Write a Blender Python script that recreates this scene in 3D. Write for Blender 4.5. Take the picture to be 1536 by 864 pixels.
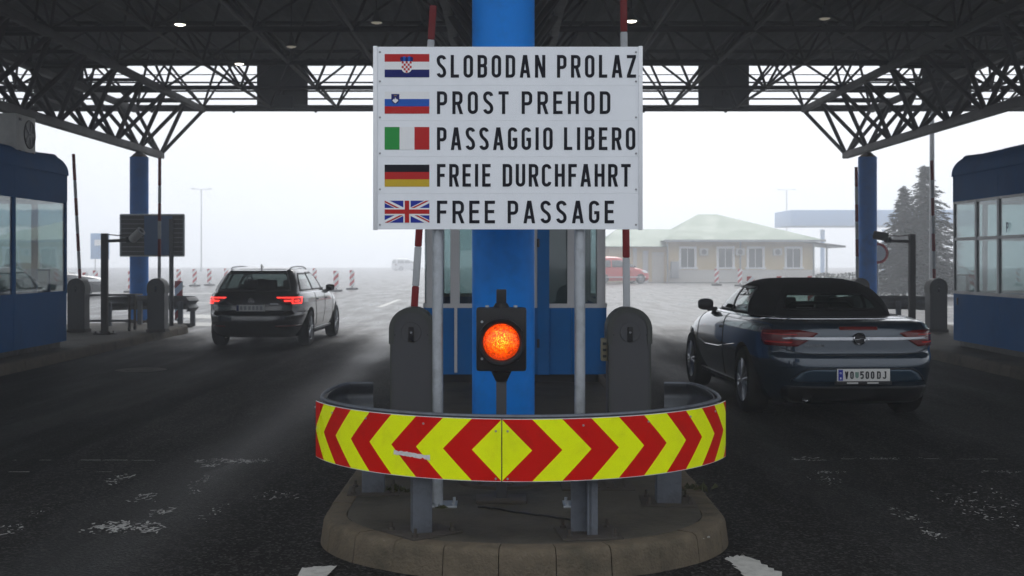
import bpy, bmesh, math, random
import numpy as np
from mathutils import Vector, Matrix

random.seed(7)
RNG = np.random.default_rng(7)
scene = bpy.context.scene
for o in list(bpy.data.objects):
    bpy.data.objects.remove(o)
COL = scene.collection
PI = math.pi
R = math.radians

# ------------------------------------------------------------------ camera
CAM_H = 1.6
cam_d = bpy.data.cameras.new('camera')
cam = bpy.data.objects.new('camera', cam_d)
COL.objects.link(cam)
cam.location = (0, 0, CAM_H)
cam.rotation_euler = (R(90), 0, 0)
cam_d.sensor_width = 36.0
cam_d.lens = 36.0 * 1780 / 1536
cam_d.shift_x = 13 / 1536
cam_d.shift_y = -42 / 1536
cam_d.clip_start = 0.05
cam_d.clip_end = 2000
cam_d.dof.use_dof = True
cam_d.dof.focus_distance = 6.9
cam_d.dof.aperture_fstop = 5.6
scene.camera = cam

# ------------------------------------------------------------------ sky and sun
SUN_EL, SUN_AZ = R(45), R(8)      # veiled sun high beyond the canopy
world = bpy.data.worlds.new('World')
scene.world = world
world.use_nodes = True
nt = world.node_tree
nt.nodes.clear()
sky_n = nt.nodes.new('ShaderNodeTexSky')
sky_n.sky_type = 'NISHITA'
sky_n.sun_disc = False
sky_n.sun_elevation = SUN_EL
sky_n.sun_rotation = SUN_AZ
sky_n.air_density = 1.0
sky_n.dust_density = 4.0
sky_n.ozone_density = 1.0
hs = nt.nodes.new('ShaderNodeHueSaturation')
hs.inputs['Saturation'].default_value = 0.22
bg = nt.nodes.new('ShaderNodeBackground')
bg.inputs['Strength'].default_value = 0.15
wo = nt.nodes.new('ShaderNodeOutputWorld')
nt.links.new(sky_n.outputs[0], hs.inputs['Color'])
ov = nt.nodes.new('ShaderNodeMix'); ov.data_type = 'RGBA'      # the cloud and fog layer evens the sky out
ov.inputs[0].default_value = 0.93
ov.inputs[7].default_value = (4.5, 4.7, 5.0, 1)
nt.links.new(hs.outputs[0], ov.inputs[6])
nt.links.new(ov.outputs[2], bg.inputs['Color'])
nt.links.new(bg.outputs[0], wo.inputs['Surface'])

sun_d = bpy.data.lights.new('sun', 'SUN')
sun = bpy.data.objects.new('sun', sun_d)
COL.objects.link(sun)
sun_d.energy = 1.5
sun_d.angle = R(35)
sun_d.color = (1.0, 0.98, 0.95)
# rotation 0 = +Y, clockwise seen from above
sdir = Vector((math.sin(SUN_AZ) * math.cos(SUN_EL), math.cos(SUN_AZ) * math.cos(SUN_EL), math.sin(SUN_EL)))
sun.rotation_euler = sdir.to_track_quat('Z', 'Y').to_euler()
sun.location = (0, -20, 30)

vs = scene.view_settings
vs.view_transform = 'Standard'
vs.look = 'None'
vs.exposure = 0.72
vs.gamma = 1.0
vs.use_curve_mapping = False
cy = scene.cycles
cy.use_denoising = True
try:
    cy.denoiser = 'OPENIMAGEDENOISE'
    cy.denoising_input_passes = 'RGB_ALBEDO_NORMAL'
    cy.denoising_prefilter = 'ACCURATE'
except Exception:
    pass
cy.max_bounces = 8
cy.diffuse_bounces = 4
cy.glossy_bounces = 4
cy.transmission_bounces = 6
cy.transparent_max_bounces = 16
cy.volume_bounces = 2
cy.caustics_reflective = False
cy.caustics_refractive = False
cy.sample_clamp_indirect = 4.0
cy.use_adaptive_sampling = False

# ------------------------------------------------------------------ helpers
def P(px, py, Y):
    """world point seen at photo pixel (px, py) at depth Y"""
    return Vector(((px - 755) / 1780 * Y, Y, CAM_H - (py - 390) / 1780 * Y))

def tag(o, label=None, cat=None, group=None, kind=None):
    if label: o['label'] = label
    if cat: o['category'] = cat
    if group: o['group'] = group
    if kind: o['kind'] = kind
    return o

def thing(name, label, cat, loc=(0, 0, 0), rz=0.0, group=None):
    o = bpy.data.objects.new(name, None)
    o.empty_display_size = 0.2
    COL.objects.link(o)
    o.location = loc
    o.rotation_euler = (0, 0, rz)
    return tag(o, label, cat, group)

def link_mesh(name, me, parent=None, loc=None, rot=None, scale=None):
    o = bpy.data.objects.new(name, me)
    COL.objects.link(o)
    if parent is not None: o.parent = parent
    if loc is not None: o.location = loc
    if rot is not None: o.rotation_euler = rot
    if scale is not None: o.scale = scale
    return o

def copy_tree(o, parent=None):
    c = o.copy()
    COL.objects.link(c)
    c.parent = parent
    for ch in o.children:
        copy_tree(ch, c)
    return c

class MB:
    """collects geometry for ONE mesh"""
    def __init__(self):
        self.v = []; self.f = []; self.m = []; self.s = []
    def add(self, verts, faces, mi=0, smooth=False):
        b = len(self.v)
        self.v += [tuple(p) for p in verts]
        for f in faces:
            self.f.append(tuple(b + i for i in f)); self.m.append(mi); self.s.append(smooth)
    def box(self, c, s, rot=None, mi=0, bev=0.0):
        bm = bmesh.new()
        bmesh.ops.create_cube(bm, size=1.0)
        for v in bm.verts:
            v.co = Vector((v.co.x * s[0], v.co.y * s[1], v.co.z * s[2]))
        if bev > 0:
            bmesh.ops.bevel(bm, geom=list(bm.edges), offset=min(bev, min(s) * 0.45), segments=2, affect='EDGES', profile=0.6)
        M = Matrix.Translation(Vector(c))
        if rot is not None:
            from mathutils import Euler
            M = M @ Euler(rot).to_matrix().to_4x4()
        bm.transform(M)
        bm.verts.index_update()
        self.add([v.co[:] for v in bm.verts], [[v.index for v in f.verts] for f in bm.faces], mi, False)
        bm.free()
        return self
    def cyl(self, p0, p1, r0, r1=None, n=16, mi=0, caps=True, smooth=True):
        r1 = r0 if r1 is None else r1
        p0 = Vector(p0); p1 = Vector(p1)
        d = (p1 - p0).normalized()
        a = Vector((0, 0, 1)) if abs(d.z) < 0.9 else Vector((1, 0, 0))
        u = d.cross(a).normalized(); w = d.cross(u)
        vs_ = []
        for p, r in ((p0, r0), (p1, r1)):
            for i in range(n):
                t = 2 * PI * i / n
                vs_.append(p + u * (r * math.cos(t)) + w * (r * math.sin(t)))
        fs = [(i, n + i, n + (i + 1) % n, (i + 1) % n) for i in range(n)]
        self.add(vs_, fs, mi, smooth)
        if caps:
            self.add(vs_[:n], [tuple(range(n))], mi, False)
            self.add(vs_[n:], [tuple(reversed(range(n)))], mi, False)
        return self
    def tube(self, pts, r, n=8, mi=0):
        pts = [Vector(p) for p in pts]
        rings = []
        prev = None
        for i, p in enumerate(pts):
            d = (pts[min(i + 1, len(pts) - 1)] - pts[max(i - 1, 0)]).normalized()
            if prev is None:
                a = Vector((0, 0, 1)) if abs(d.z) < 0.9 else Vector((1, 0, 0))
                u = d.cross(a).normalized()
            else:
                u = (prev - d * prev.dot(d)).normalized()
            prev = u
            w = d.cross(u)
            rr = r[i] if hasattr(r, '__len__') else r
            rings.append([p + u * (rr * math.cos(2 * PI * k / n)) + w * (rr * math.sin(2 * PI * k / n)) for k in range(n)])
        self.loft(rings, mi=mi, smooth=True, caps=True)
        return self
    def loft(self, rings, mi=0, smooth=True, caps=False, closed=True):
        n = len(rings[0]); vs_ = [p for r in rings for p in r]
        fs = []
        for j in range(len(rings) - 1):
            for i in range(n if closed else n - 1):
                k = (i + 1) % n
                fs.append((j * n + i, j * n + k, (j + 1) * n + k, (j + 1) * n + i))
        self.add(vs_, fs, mi, smooth)
        if caps:
            self.add(rings[0], [tuple(reversed(range(n)))], mi, False)
            self.add(rings[-1], [tuple(range(n))], mi, False)
        return self
    def lathe(self, prof, c=(0, 0, 0), axis='Z', n=24, mi=0, smooth=True):
        """prof: list of (radius, height)"""
        rings = []
        for (r, h) in prof:
            ring = []
            for i in range(n):
                t = 2 * PI * i / n
                a, b = r * math.cos(t), r * math.sin(t)
                if axis == 'Z': q = (a, b, h)
                elif axis == 'Y': q = (a, h, -b)
                else: q = (h, a, b)
                ring.append((q[0] + c[0], q[1] + c[1], q[2] + c[2]))
            rings.append(ring)
        self.loft(rings, mi=mi, smooth=smooth)
        return self
    def prism(self, poly, z0, z1, mi=0, smooth=False):
        n = len(poly)
        lo = [(p[0], p[1], z0) for p in poly]; hi = [(p[0], p[1], z1) for p in poly]
        self.add(lo + hi, [(i, (i + 1) % n, n + (i + 1) % n, n + i) for i in range(n)], mi, smooth)
        self.add(lo, [tuple(reversed(range(n)))], mi); self.add(hi, [tuple(range(n))], mi)
        return self
    def mesh(self, name, mats, weld=True, sharp=None):
        me = bpy.data.meshes.new(name)
        me.from_pydata(self.v, [], self.f)
        me.polygons.foreach_set('material_index', self.m)
        me.polygons.foreach_set('use_smooth', self.s)
        for m_ in (mats if isinstance(mats, (list, tuple)) else [mats]):
            me.materials.append(m_)
        if weld:
            bm = bmesh.new(); bm.from_mesh(me)
            bmesh.ops.remove_doubles(bm, verts=bm.verts, dist=1e-5)
            bmesh.ops.recalc_face_normals(bm, faces=bm.faces)
            bm.to_mesh(me); bm.free()
        if sharp is not None:
            me.set_sharp_from_angle(angle=R(sharp))
        me.update()
        return me
    def build(self, name, mats, parent=None, loc=None, rot=None, weld=True, sharp=40):
        return link_mesh(name, self.mesh(name, mats, weld, sharp), parent, loc, rot)

_unit = {}
def bar(name, p0, p1, r, mat_, parent, n=8):
    """a straight round bar sharing one unit-cylinder mesh per material"""
    key = (mat_.name, n)
    if key not in _unit:
        _unit[key] = MB().cyl((0, 0, 0), (0, 0, 1), 1.0, n=n).mesh('round_bar', mat_)
    p0 = Vector(p0); p1 = Vector(p1); d = p1 - p0
    return link_mesh(name, _unit[key], parent, p0, d.to_track_quat('Z', 'Y').to_euler(), (r, r, d.length))

# ------------------------------------------------------------------ materials
def mat(name, col, rough=0.5, metal=0.0, var=0.12, scale=6.0, bump=0.0, bscale=60.0, dirt=None, dirt_amt=0.0,
        dirt_scale=2.0, rvar=0.1, coat=0.0, spec=0.5, emit=None, estr=0.0):
    m_ = bpy.data.materials.new(name)
    m_.use_nodes = True
    t = m_.node_tree; n = t.nodes; L = t.links
    b = n['Principled BSDF']
    tc = n.new('ShaderNodeTexCoord')
    nz = n.new('ShaderNodeTexNoise'); nz.inputs['Scale'].default_value = scale
    nz.inputs['Detail'].default_value = 6; nz.inputs['Roughness'].default_value = 0.6
    L.new(tc.outputs['Object'], nz.inputs['Vector'])
    mx = n.new('ShaderNodeMix'); mx.data_type = 'RGBA'
    c0 = [max(0, c * (1 - var)) for c in col]; c1 = [min(1, c * (1 + var)) for c in col]
    mx.inputs[6].default_value = (*c0, 1); mx.inputs[7].default_value = (*c1, 1)
    L.new(nz.outputs['Fac'], mx.inputs[0])
    out = mx.outputs[2]
    if dirt is not None:
        nd = n.new('ShaderNodeTexNoise'); nd.inputs['Scale'].default_value = dirt_scale
        nd.inputs['Detail'].default_value = 8; nd.inputs['Roughness'].default_value = 0.7
        L.new(tc.outputs['Object'], nd.inputs['Vector'])
        rp = n.new('ShaderNodeMapRange'); rp.inputs[1].default_value = 0.48; rp.inputs[2].default_value = 0.68
        rp.inputs[4].default_value = dirt_amt
        L.new(nd.outputs['Fac'], rp.inputs[0])
        m2 = n.new('ShaderNodeMix'); m2.data_type = 'RGBA'
        L.new(rp.outputs[0], m2.inputs[0]); L.new(out, m2.inputs[6]); m2.inputs[7].default_value = (*dirt, 1)
        out = m2.outputs[2]
    L.new(out, b.inputs['Base Color'])
    mr = n.new('ShaderNodeMapRange')
    mr.inputs[1].default_value = 0.3; mr.inputs[2].default_value = 0.7
    mr.inputs[3].default_value = max(0.02, rough - rvar); mr.inputs[4].default_value = min(1, rough + rvar)
    L.new(nz.outputs['Fac'], mr.inputs[0]); L.new(mr.outputs[0], b.inputs['Roughness'])
    b.inputs['Metallic'].default_value = metal
    b.inputs['Specular IOR Level'].default_value = spec
    if coat: 
        b.inputs['Coat Weight'].default_value = coat; b.inputs['Coat Roughness'].default_value = 0.04
    if bump:
        nb = n.new('ShaderNodeTexNoise'); nb.inputs['Scale'].default_value = bscale; nb.inputs['Detail'].default_value = 4
        L.new(tc.outputs['Object'], nb.inputs['Vector'])
        bp = n.new('ShaderNodeBump'); bp.inputs['Strength'].default_value = bump; bp.inputs['Distance'].default_value = 0.01
        L.new(nb.outputs['Fac'], bp.inputs['Height']); L.new(bp.outputs[0], b.inputs['Normal'])
    if emit:
        b.inputs['Emission Color'].default_value = (*emit, 1); b.inputs['Emission Strength'].default_value = estr
    return m_

def glass_mat(name, tint=(0.75, 0.8, 0.8), refl=0.9, rough=0.02):
    m_ = bpy.data.materials.new(name); m_.use_nodes = True
    t = m_.node_tree; n = t.nodes; L = t.links; n.clear()
    tr = n.new('ShaderNodeBsdfTransparent'); tr.inputs[0].default_value = (*tint, 1)
    gl = n.new('ShaderNodeBsdfGlossy'); gl.inputs[0].default_value = (refl, refl, refl, 1); gl.inputs['Roughness'].default_value = rough
    lw = n.new('ShaderNodeLayerWeight'); lw.inputs[0].default_value = 0.5
    fr = n.new('ShaderNodeMath'); fr.operation = 'POWER'; fr.inputs[1].default_value = 4.0; L.new(lw.outputs['Facing'], fr.inputs[0])
    tc = n.new('ShaderNodeTexCoord'); nz = n.new('ShaderNodeTexNoise'); nz.inputs['Scale'].default_value = 1.2
    L.new(tc.outputs['Object'], nz.inputs['Vector'])
    bp = n.new('ShaderNodeBump'); bp.inputs['Strength'].default_value = 0.03; bp.inputs['Distance'].default_value = 0.05
    L.new(nz.outputs['Fac'], bp.inputs['Height']); L.new(bp.outputs[0], gl.inputs['Normal'])
    ad = n.new('ShaderNodeMath'); ad.operation = 'MULTIPLY_ADD'; ad.inputs[1].default_value = 0.88; ad.inputs[2].default_value = 0.07
    L.new(fr.outputs[0], ad.inputs[0]); ad.use_clamp = True
    mx = n.new('ShaderNodeMixShader')
    L.new(ad.outputs[0], mx.inputs[0]); L.new(tr.outputs[0], mx.inputs[1]); L.new(gl.outputs[0], mx.inputs[2])
    o = n.new('ShaderNodeOutputMaterial'); L.new(mx.outputs[0], o.inputs['Surface'])
    return m_

def asphalt_mat(name, c_lo, c_hi, wet=0.5):
    m_ = bpy.data.materials.new(name); m_.use_nodes = True
    t = m_.node_tree; n = t.nodes; L = t.links; b = n['Principled BSDF']
    tc = n.new('ShaderNodeTexCoord')
    mp = n.new('ShaderNodeMapping'); mp.inputs['Scale'].default_value = (1.0, 0.16, 1.0)   # tyre tracks run along the lanes
    L.new(tc.outputs['Object'], mp.inputs[0])
    n1 = n.new('ShaderNodeTexNoise'); n1.inputs['Scale'].default_value = 1.8; n1.inputs['Detail'].default_value = 7; n1.inputs['Roughness'].default_value = 0.62
    L.new(mp.outputs[0], n1.inputs['Vector'])
    n2 = n.new('ShaderNodeTexVoronoi'); n2.inputs['Scale'].default_value = 70.0
    L.new(tc.outputs['Object'], n2.inputs['Vector'])
    n3 = n.new('ShaderNodeTexNoise'); n3.inputs['Scale'].default_value = 42.0; n3.inputs['Detail'].default_value = 5; n3.inputs['Roughness'].default_value = 0.75
    L.new(tc.outputs['Object'], n3.inputs['Vector'])
    n4 = n.new('ShaderNodeTexNoise'); n4.inputs['Scale'].default_value = 0.35; n4.inputs['Detail'].default_value = 6
    L.new(tc.outputs['Object'], n4.inputs['Vector'])
    a = n.new('ShaderNodeMath'); a.operation = 'MULTIPLY_ADD'; a.inputs[1].default_value = 0.75; L.new(n3.outputs['Fac'], a.inputs[0]); 
    s = n.new('ShaderNodeMath'); s.operation = 'MULTIPLY'; s.inputs[1].default_value = 0.5; L.new(n4.outputs['Fac'], s.inputs[0]); L.new(s.outputs[0], a.inputs[2])
    mr = n.new('ShaderNodeMapRange'); mr.inputs[1].default_value = 0.4; mr.inputs[2].default_value = 0.85; L.new(a.outputs[0], mr.inputs[0])
    mx = n.new('ShaderNodeMix'); mx.data_type = 'RGBA'; mx.inputs[6].default_value = (*c_lo, 1); mx.inputs[7].default_value = (*c_hi, 1)
    L.new(mr.outputs[0], mx.inputs[0])
    # single pale aggregate grains
    vr = n.new('ShaderNodeMapRange'); vr.inputs[1].default_value = 0.70; vr.inputs[2].default_value = 0.95; vr.inputs[4].default_value = 0.8
    cs = n.new('ShaderNodeSeparateColor'); L.new(n2.outputs['Color'], cs.inputs[0]); L.new(cs.outputs[0], vr.inputs[0])
    m2 = n.new('ShaderNodeMix'); m2.data_type = 'RGBA'; L.new(vr.outputs[0], m2.inputs[0]); L.new(mx.outputs[2], m2.inputs[6]); m2.inputs[7].default_value = (c_hi[0] * 4.5, c_hi[1] * 4.5, c_hi[2] * 4.4, 1)
    L.new(m2.outputs[2], b.inputs['Base Color'])
    # wetness: rain-soaked beyond the canopy, and tyre tracks that carry the water in under it
    sp = n.new('ShaderNodeSeparateXYZ'); L.new(tc.outputs['Object'], sp.inputs[0])
    out_ = n.new('ShaderNodeMapRange'); out_.interpolation_type = 'SMOOTHSTEP'; out_.inputs[1].default_value = 17.0; out_.inputs[2].default_value = 33.0
    jit = n.new('ShaderNodeMath'); jit.operation = 'MULTIPLY_ADD'; jit.inputs[1].default_value = 9.0; L.new(n4.outputs['Fac'], jit.inputs[0]); L.new(sp.outputs['Y'], jit.inputs[2])
    sub = n.new('ShaderNodeMath'); sub.operation = 'SUBTRACT'; sub.inputs[1].default_value = 4.5; L.new(jit.outputs[0], sub.inputs[0]); L.new(sub.outputs[0], out_.inputs[0])
    tot = out_.outputs[0]
    for (tx, hw_, amt) in ((-2.2, .75, .62), (-4.6, .5, .25), (2.35, .7, .35), (4.6, .5, .2)):
        d_ = n.new('ShaderNodeMath'); d_.operation = 'SUBTRACT'; d_.inputs[1].default_value = tx; L.new(sp.outputs['X'], d_.inputs[0])
        ab = n.new('ShaderNodeMath'); ab.operation = 'ABSOLUTE'; L.new(d_.outputs[0], ab.inputs[0])
        tr = n.new('ShaderNodeMapRange'); tr.interpolation_type = 'SMOOTHSTEP'; tr.inputs[1].default_value = hw_; tr.inputs[2].default_value = 0.0; tr.inputs[4].default_value = amt * 2.0
        L.new(ab.outputs[0], tr.inputs[0])
        mu_ = n.new('ShaderNodeMath'); mu_.operation = 'MULTIPLY'; L.new(tr.outputs[0], mu_.inputs[0]); L.new(n1.outputs['Fac'], mu_.inputs[1])
        ad_ = n.new('ShaderNodeMath'); ad_.operation = 'ADD'; ad_.use_clamp = True; L.new(tot, ad_.inputs[0]); L.new(mu_.outputs[0], ad_.inputs[1]); tot = ad_.outputs[0]
    rd = n.new('ShaderNodeMapRange'); rd.inputs[1].default_value = 0.35; rd.inputs[2].default_value = 0.6; rd.inputs[3].default_value = 0.62; rd.inputs[4].default_value = 0.9
    L.new(n1.outputs['Fac'], rd.inputs[0])
    rw_ = n.new('ShaderNodeMapRange'); rw_.inputs[1].default_value = 0.35; rw_.inputs[2].default_value = 0.65; rw_.inputs[3].default_value = 0.24; rw_.inputs[4].default_value = 0.5
    L.new(n1.outputs['Fac'], rw_.inputs[0])
    rm = n.new('ShaderNodeMix'); L.new(tot, rm.inputs[0]); L.new(rd.outputs[0], rm.inputs[2]); L.new(rw_.outputs[0], rm.inputs[3])
    L.new(rm.outputs[0], b.inputs['Roughness'])
    sm_ = n.new('ShaderNodeMapRange'); sm_.inputs[3].default_value = 0.08; sm_.inputs[4].default_value = 0.28; L.new(tot, sm_.inputs[0])
    L.new(sm_.outputs[0], b.inputs['Specular IOR Level'])
    hh = n.new('ShaderNodeMath'); hh.operation = 'ADD'; L.new(n3.outputs['Fac'], hh.inputs[0]); L.new(n2.outputs['Distance'], hh.inputs[1])
    bp = n.new('ShaderNodeBump'); bp.inputs['Strength'].default_value = 0.9; bp.inputs['Distance'].default_value = 0.018
    bs = n.new('ShaderNodeMapRange'); bs.inputs[3].default_value = 0.9; bs.inputs[4].default_value = 0.015; L.new(tot, bs.inputs[0]); L.new(bs.outputs[0], bp.inputs['Strength'])
    gm = n.new('ShaderNodeMath'); gm.operation = 'MULTIPLY_ADD'; gm.inputs[1].default_value = -0.85; gm.inputs[2].default_value = 1.0; gm.use_clamp = True; L.new(tot, gm.inputs[0])
    gv = n.new('ShaderNodeMath'); gv.operation = 'MULTIPLY'; L.new(vr.outputs[0], gv.inputs[0]); L.new(gm.outputs[0], gv.inputs[1]); L.new(gv.outputs[0], m2.inputs[0])
    L.new(hh.outputs[0], bp.inputs['Height']); L.new(bp.outputs[0], b.inputs['Normal'])
    return m_

M = {}
M['asphalt'] = asphalt_mat('wet_asphalt', (0.005, 0.0049, 0.0048), (0.019, 0.0185, 0.018), 0.6)
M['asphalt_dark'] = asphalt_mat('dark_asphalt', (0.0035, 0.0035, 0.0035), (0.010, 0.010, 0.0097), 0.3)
M['concrete'] = mat('kerb_concrete', (0.105, 0.085, 0.060), 0.8, var=0.5, scale=14, bump=0.8, bscale=70, dirt=(0.045, 0.042, 0.03), dirt_amt=0.85, dirt_scale=3.2, spec=0.2)
M['floor_conc'] = mat('island_concrete', (0.075, 0.068, 0.054), 0.75, var=0.4, scale=4, bump=0.5, bscale=50, dirt=(0.025, 0.024, 0.02), dirt_amt=0.9, dirt_scale=1.7, spec=0.2)
M['mortar'] = mat('joint_mortar', (0.04, 0.036, 0.03), 0.9, var=0.3, scale=20)
M['pale_conc'] = mat('pale_concrete', (0.32, 0.30, 0.26), 0.85, var=0.25, scale=8, bump=0.3)
M['blue'] = mat('blue_column_paint', (0.002, 0.21, 0.72), 0.42, var=0.10, scale=3, bump=0.05, bscale=25, dirt=(0.008, 0.14, 0.46), dirt_amt=0.6, dirt_scale=3.5, spec=0.12)
M['booth'] = mat('booth_blue_paint', (0.002, 0.115, 0.35), 0.68, var=0.08, scale=2.5, dirt=(0.004, 0.08, 0.22), dirt_amt=0.5, dirt_scale=1.4, spec=0.08)
M['galv'] = mat('galvanised_steel', (0.42, 0.45, 0.48), 0.45, metal=0.75, var=0.22, scale=38, bump=0.08, bscale=60, dirt=(0.24, 0.25, 0.26), dirt_amt=0.6, dirt_scale=9)
M['rail'] = mat('rail_steel', (0.085, 0.092, 0.10), 0.55, metal=0.4, var=0.25, scale=14, dirt=(0.05, 0.05, 0.055), dirt_amt=0.7, dirt_scale=5)
M['post'] = mat('post_steel', (0.13, 0.145, 0.17), 0.55, metal=0.5, var=0.35, scale=22, bump=0.1, dirt=(0.05, 0.045, 0.045), dirt_amt=0.6, dirt_scale=8)
M['rust'] = mat('rusty_steel', (0.05, 0.043, 0.036), 0.8, metal=0.2, var=0.5, scale=30, bump=0.3)
M['cab'] = mat('barrier_grey_paint', (0.072, 0.073, 0.078), 0.5, var=0.08, scale=4, bump=0.06, bscale=220, dirt=(0.045, 0.045, 0.045), dirt_amt=0.5, spec=0.25)
M['cab_cap'] = mat('barrier_cap_paint', (0.062, 0.066, 0.060), 0.55, var=0.1, scale=6, bump=0.05, bscale=160, spec=0.25)
M['black'] = mat('black_plastic', (0.012, 0.012, 0.013), 0.42, var=0.25, scale=8, spec=0.25)
M['rubber'] = mat('tyre_rubber', (0.012, 0.012, 0.012), 0.8, var=0.25, scale=20, bump=0.15, spec=0.2)
M['alu'] = mat('sign_white', (0.84, 0.87, 0.91), 0.42, var=0.045, scale=1.7, dirt=(0.74, 0.77, 0.81), dirt_amt=0.5, dirt_scale=2.6)
M['alu_edge'] = mat('sign_edge_aluminium', (0.74, 0.76, 0.79), 0.35, metal=0.15, var=0.05)
M['ink'] = mat('sign_ink_black', (0.007, 0.008, 0.014), 0.45, var=0.2, spec=0.08)
M['white'] = mat('print_white', (0.80, 0.81, 0.82), 0.45, var=0.04)
M['f_red'] = mat('print_red', (0.46, 0.022, 0.022), 0.45, var=0.08, spec=0.08)
M['f_blue'] = mat('print_blue', (0.02, 0.035, 0.30), 0.45, var=0.08, spec=0.08)
M['f_navy'] = mat('print_navy', (0.012, 0.018, 0.13), 0.45, var=0.08, spec=0.08)
M['f_mid'] = mat('print_mid_blue', (0.02, 0.10, 0.44), 0.45, var=0.08, spec=0.08)
M['f_green'] = mat('print_green', (0.03, 0.28, 0.06), 0.45, var=0.08, spec=0.08)
M['f_gold'] = mat('print_gold', (0.55, 0.38, 0.03), 0.45, var=0.08, spec=0.08)
M['fl_yellow'] = mat('reflective_yellow', (0.84, 0.97, 0.003), 0.35, var=0.05, scale=5, dirt=(0.62, 0.68, 0.02), dirt_amt=0.35, dirt_scale=7, spec=0.08)
M['fl_red'] = mat('reflective_red', (0.58, 0.005, 0.003), 0.35, var=0.08, scale=5, dirt=(0.34, 0.006, 0.005), dirt_amt=0.4, dirt_scale=7, spec=0.08)
M['tape'] = mat('worn_tape', (0.62, 0.60, 0.60), 0.6, var=0.3, scale=60)
M['b_red'] = mat('boom_red', (0.22, 0.014, 0.016), 0.45, var=0.15, scale=12, dirt=(0.12, 0.02, 0.02), dirt_amt=0.4, spec=0.2)
M['b_white'] = mat('boom_white', (0.52, 0.54, 0.56), 0.45, var=0.08, scale=12, dirt=(0.40, 0.42, 0.43), dirt_amt=0.5)
M['roof_steel'] = mat('roof_steel', (0.036, 0.031, 0.027), 0.6, metal=0.2, var=0.25, scale=5, spec=0.2)
M['roof_deck'] = mat('roof_deck_sheet', (0.055, 0.052, 0.049), 0.7, var=0.2, scale=2, spec=0.2)
M['panel'] = mat('fascia_panel', (0.045, 0.043, 0.04), 0.7, var=0.18, scale=1.5, spec=0.2)
M['frame'] = mat('window_frame_alu', (0.30, 0.31, 0.32), 0.45, metal=0.3, var=0.08)
M['frame_w'] = mat('window_frame_white', (0.50, 0.50, 0.51), 0.45, var=0.08)
M['glass'] = glass_mat('booth_glass', (0.62, 0.70, 0.70))
M['blind'] = mat('grey_blind', (0.36, 0.40, 0.41), 0.8, var=0.1, scale=2)
M['interior'] = mat('booth_interior', (0.13, 0.14, 0.15), 0.8, var=0.2)
M['acwhite'] = mat('aircon_casing', (0.55, 0.55, 0.52), 0.5, var=0.08, dirt=(0.3, 0.29, 0.27), dirt_amt=0.5)
M['wood'] = mat('trunk_bark', (0.07, 0.05, 0.035), 0.9, var=0.4, scale=12, bump=0.4)
M['fir'] = mat('fir_needles', (0.018, 0.028, 0.020), 0.85, var=0.4, scale=3)
M['hedge'] = mat('hedge_leaves', (0.04, 0.055, 0.03), 0.85, var=0.4, scale=3)
M['yellowwall'] = mat('yellow_render', (0.56, 0.45, 0.27), 0.85, var=0.08, scale=0.8)
M['plinth'] = mat('pale_plinth', (0.55, 0.53, 0.49), 0.85, var=0.1)
M['greenroof'] = mat('green_roof_sheet', (0.13, 0.19, 0.13), 0.6, var=0.12, scale=1.0)
M['canopyblue'] = mat('canopy_blue', (0.10, 0.28, 0.55), 0.5, var=0.1)
M['darkglass'] = mat('dark_window_glass', (0.06, 0.07, 0.075), 0.1, var=0.1, spec=0.6)
M['paint'] = mat('road_paint', (0.42, 0.42, 0.40), 0.6, var=0.25, scale=25, bump=0.3, bscale=120, dirt=(0.2, 0.2, 0.19), dirt_amt=0.7, dirt_scale=14)
M['car_black'] = mat('car_paint_black', (0.008, 0.0085, 0.010), 0.26, metal=0.1, var=0.1, coat=1.0, rvar=0.01)
M['car_navy'] = mat('car_paint_steel_blue', (0.012, 0.027, 0.046), 0.26, metal=0.4, var=0.1, coat=1.0, rvar=0.01)
M['car_red'] = mat('car_paint_red', (0.55, 0.03, 0.025), 0.35, var=0.06, coat=0.6, rvar=0.01)
M['car_white'] = mat('car_paint_white', (0.65, 0.65, 0.66), 0.35, var=0.05, coat=0.6, rvar=0.01)
M['fabric'] = mat('soft_top_fabric', (0.009, 0.009, 0.010), 0.9, var=0.25, scale=40, bump=0.3, bscale=400, spec=0.2)
M['chrome'] = mat('chrome', (0.58, 0.59, 0.61), 0.14, metal=1.0, var=0.05)
M['alloy'] = mat('alloy_rim', (0.30, 0.31, 0.33), 0.35, metal=0.9, var=0.1)
M['car_glass'] = glass_mat('car_glass', (0.55, 0.66, 0.63))
M['car_glass_dark'] = glass_mat('privacy_glass', (0.20, 0.23, 0.23))
M['taillight'] = mat('tail_light_red', (0.11, 0.003, 0.003), 0.2, var=0.25, scale=30, coat=0.25, spec=0.3)
M['taillit'] = mat('tail_light_lit', (0.5, 0.02, 0.02), 0.2, emit=(1.0, 0.035, 0.025), estr=1.5)
M['plate'] = mat('number_plate', (0.60, 0.60, 0.58), 0.45, var=0.06)
M['stone_pebble'] = mat('pebble', (0.25, 0.24, 0.22), 0.85, var=0.3)
M['weed'] = mat('dead_weed', (0.035, 0.04, 0.012), 0.9, var=0.4)

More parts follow.
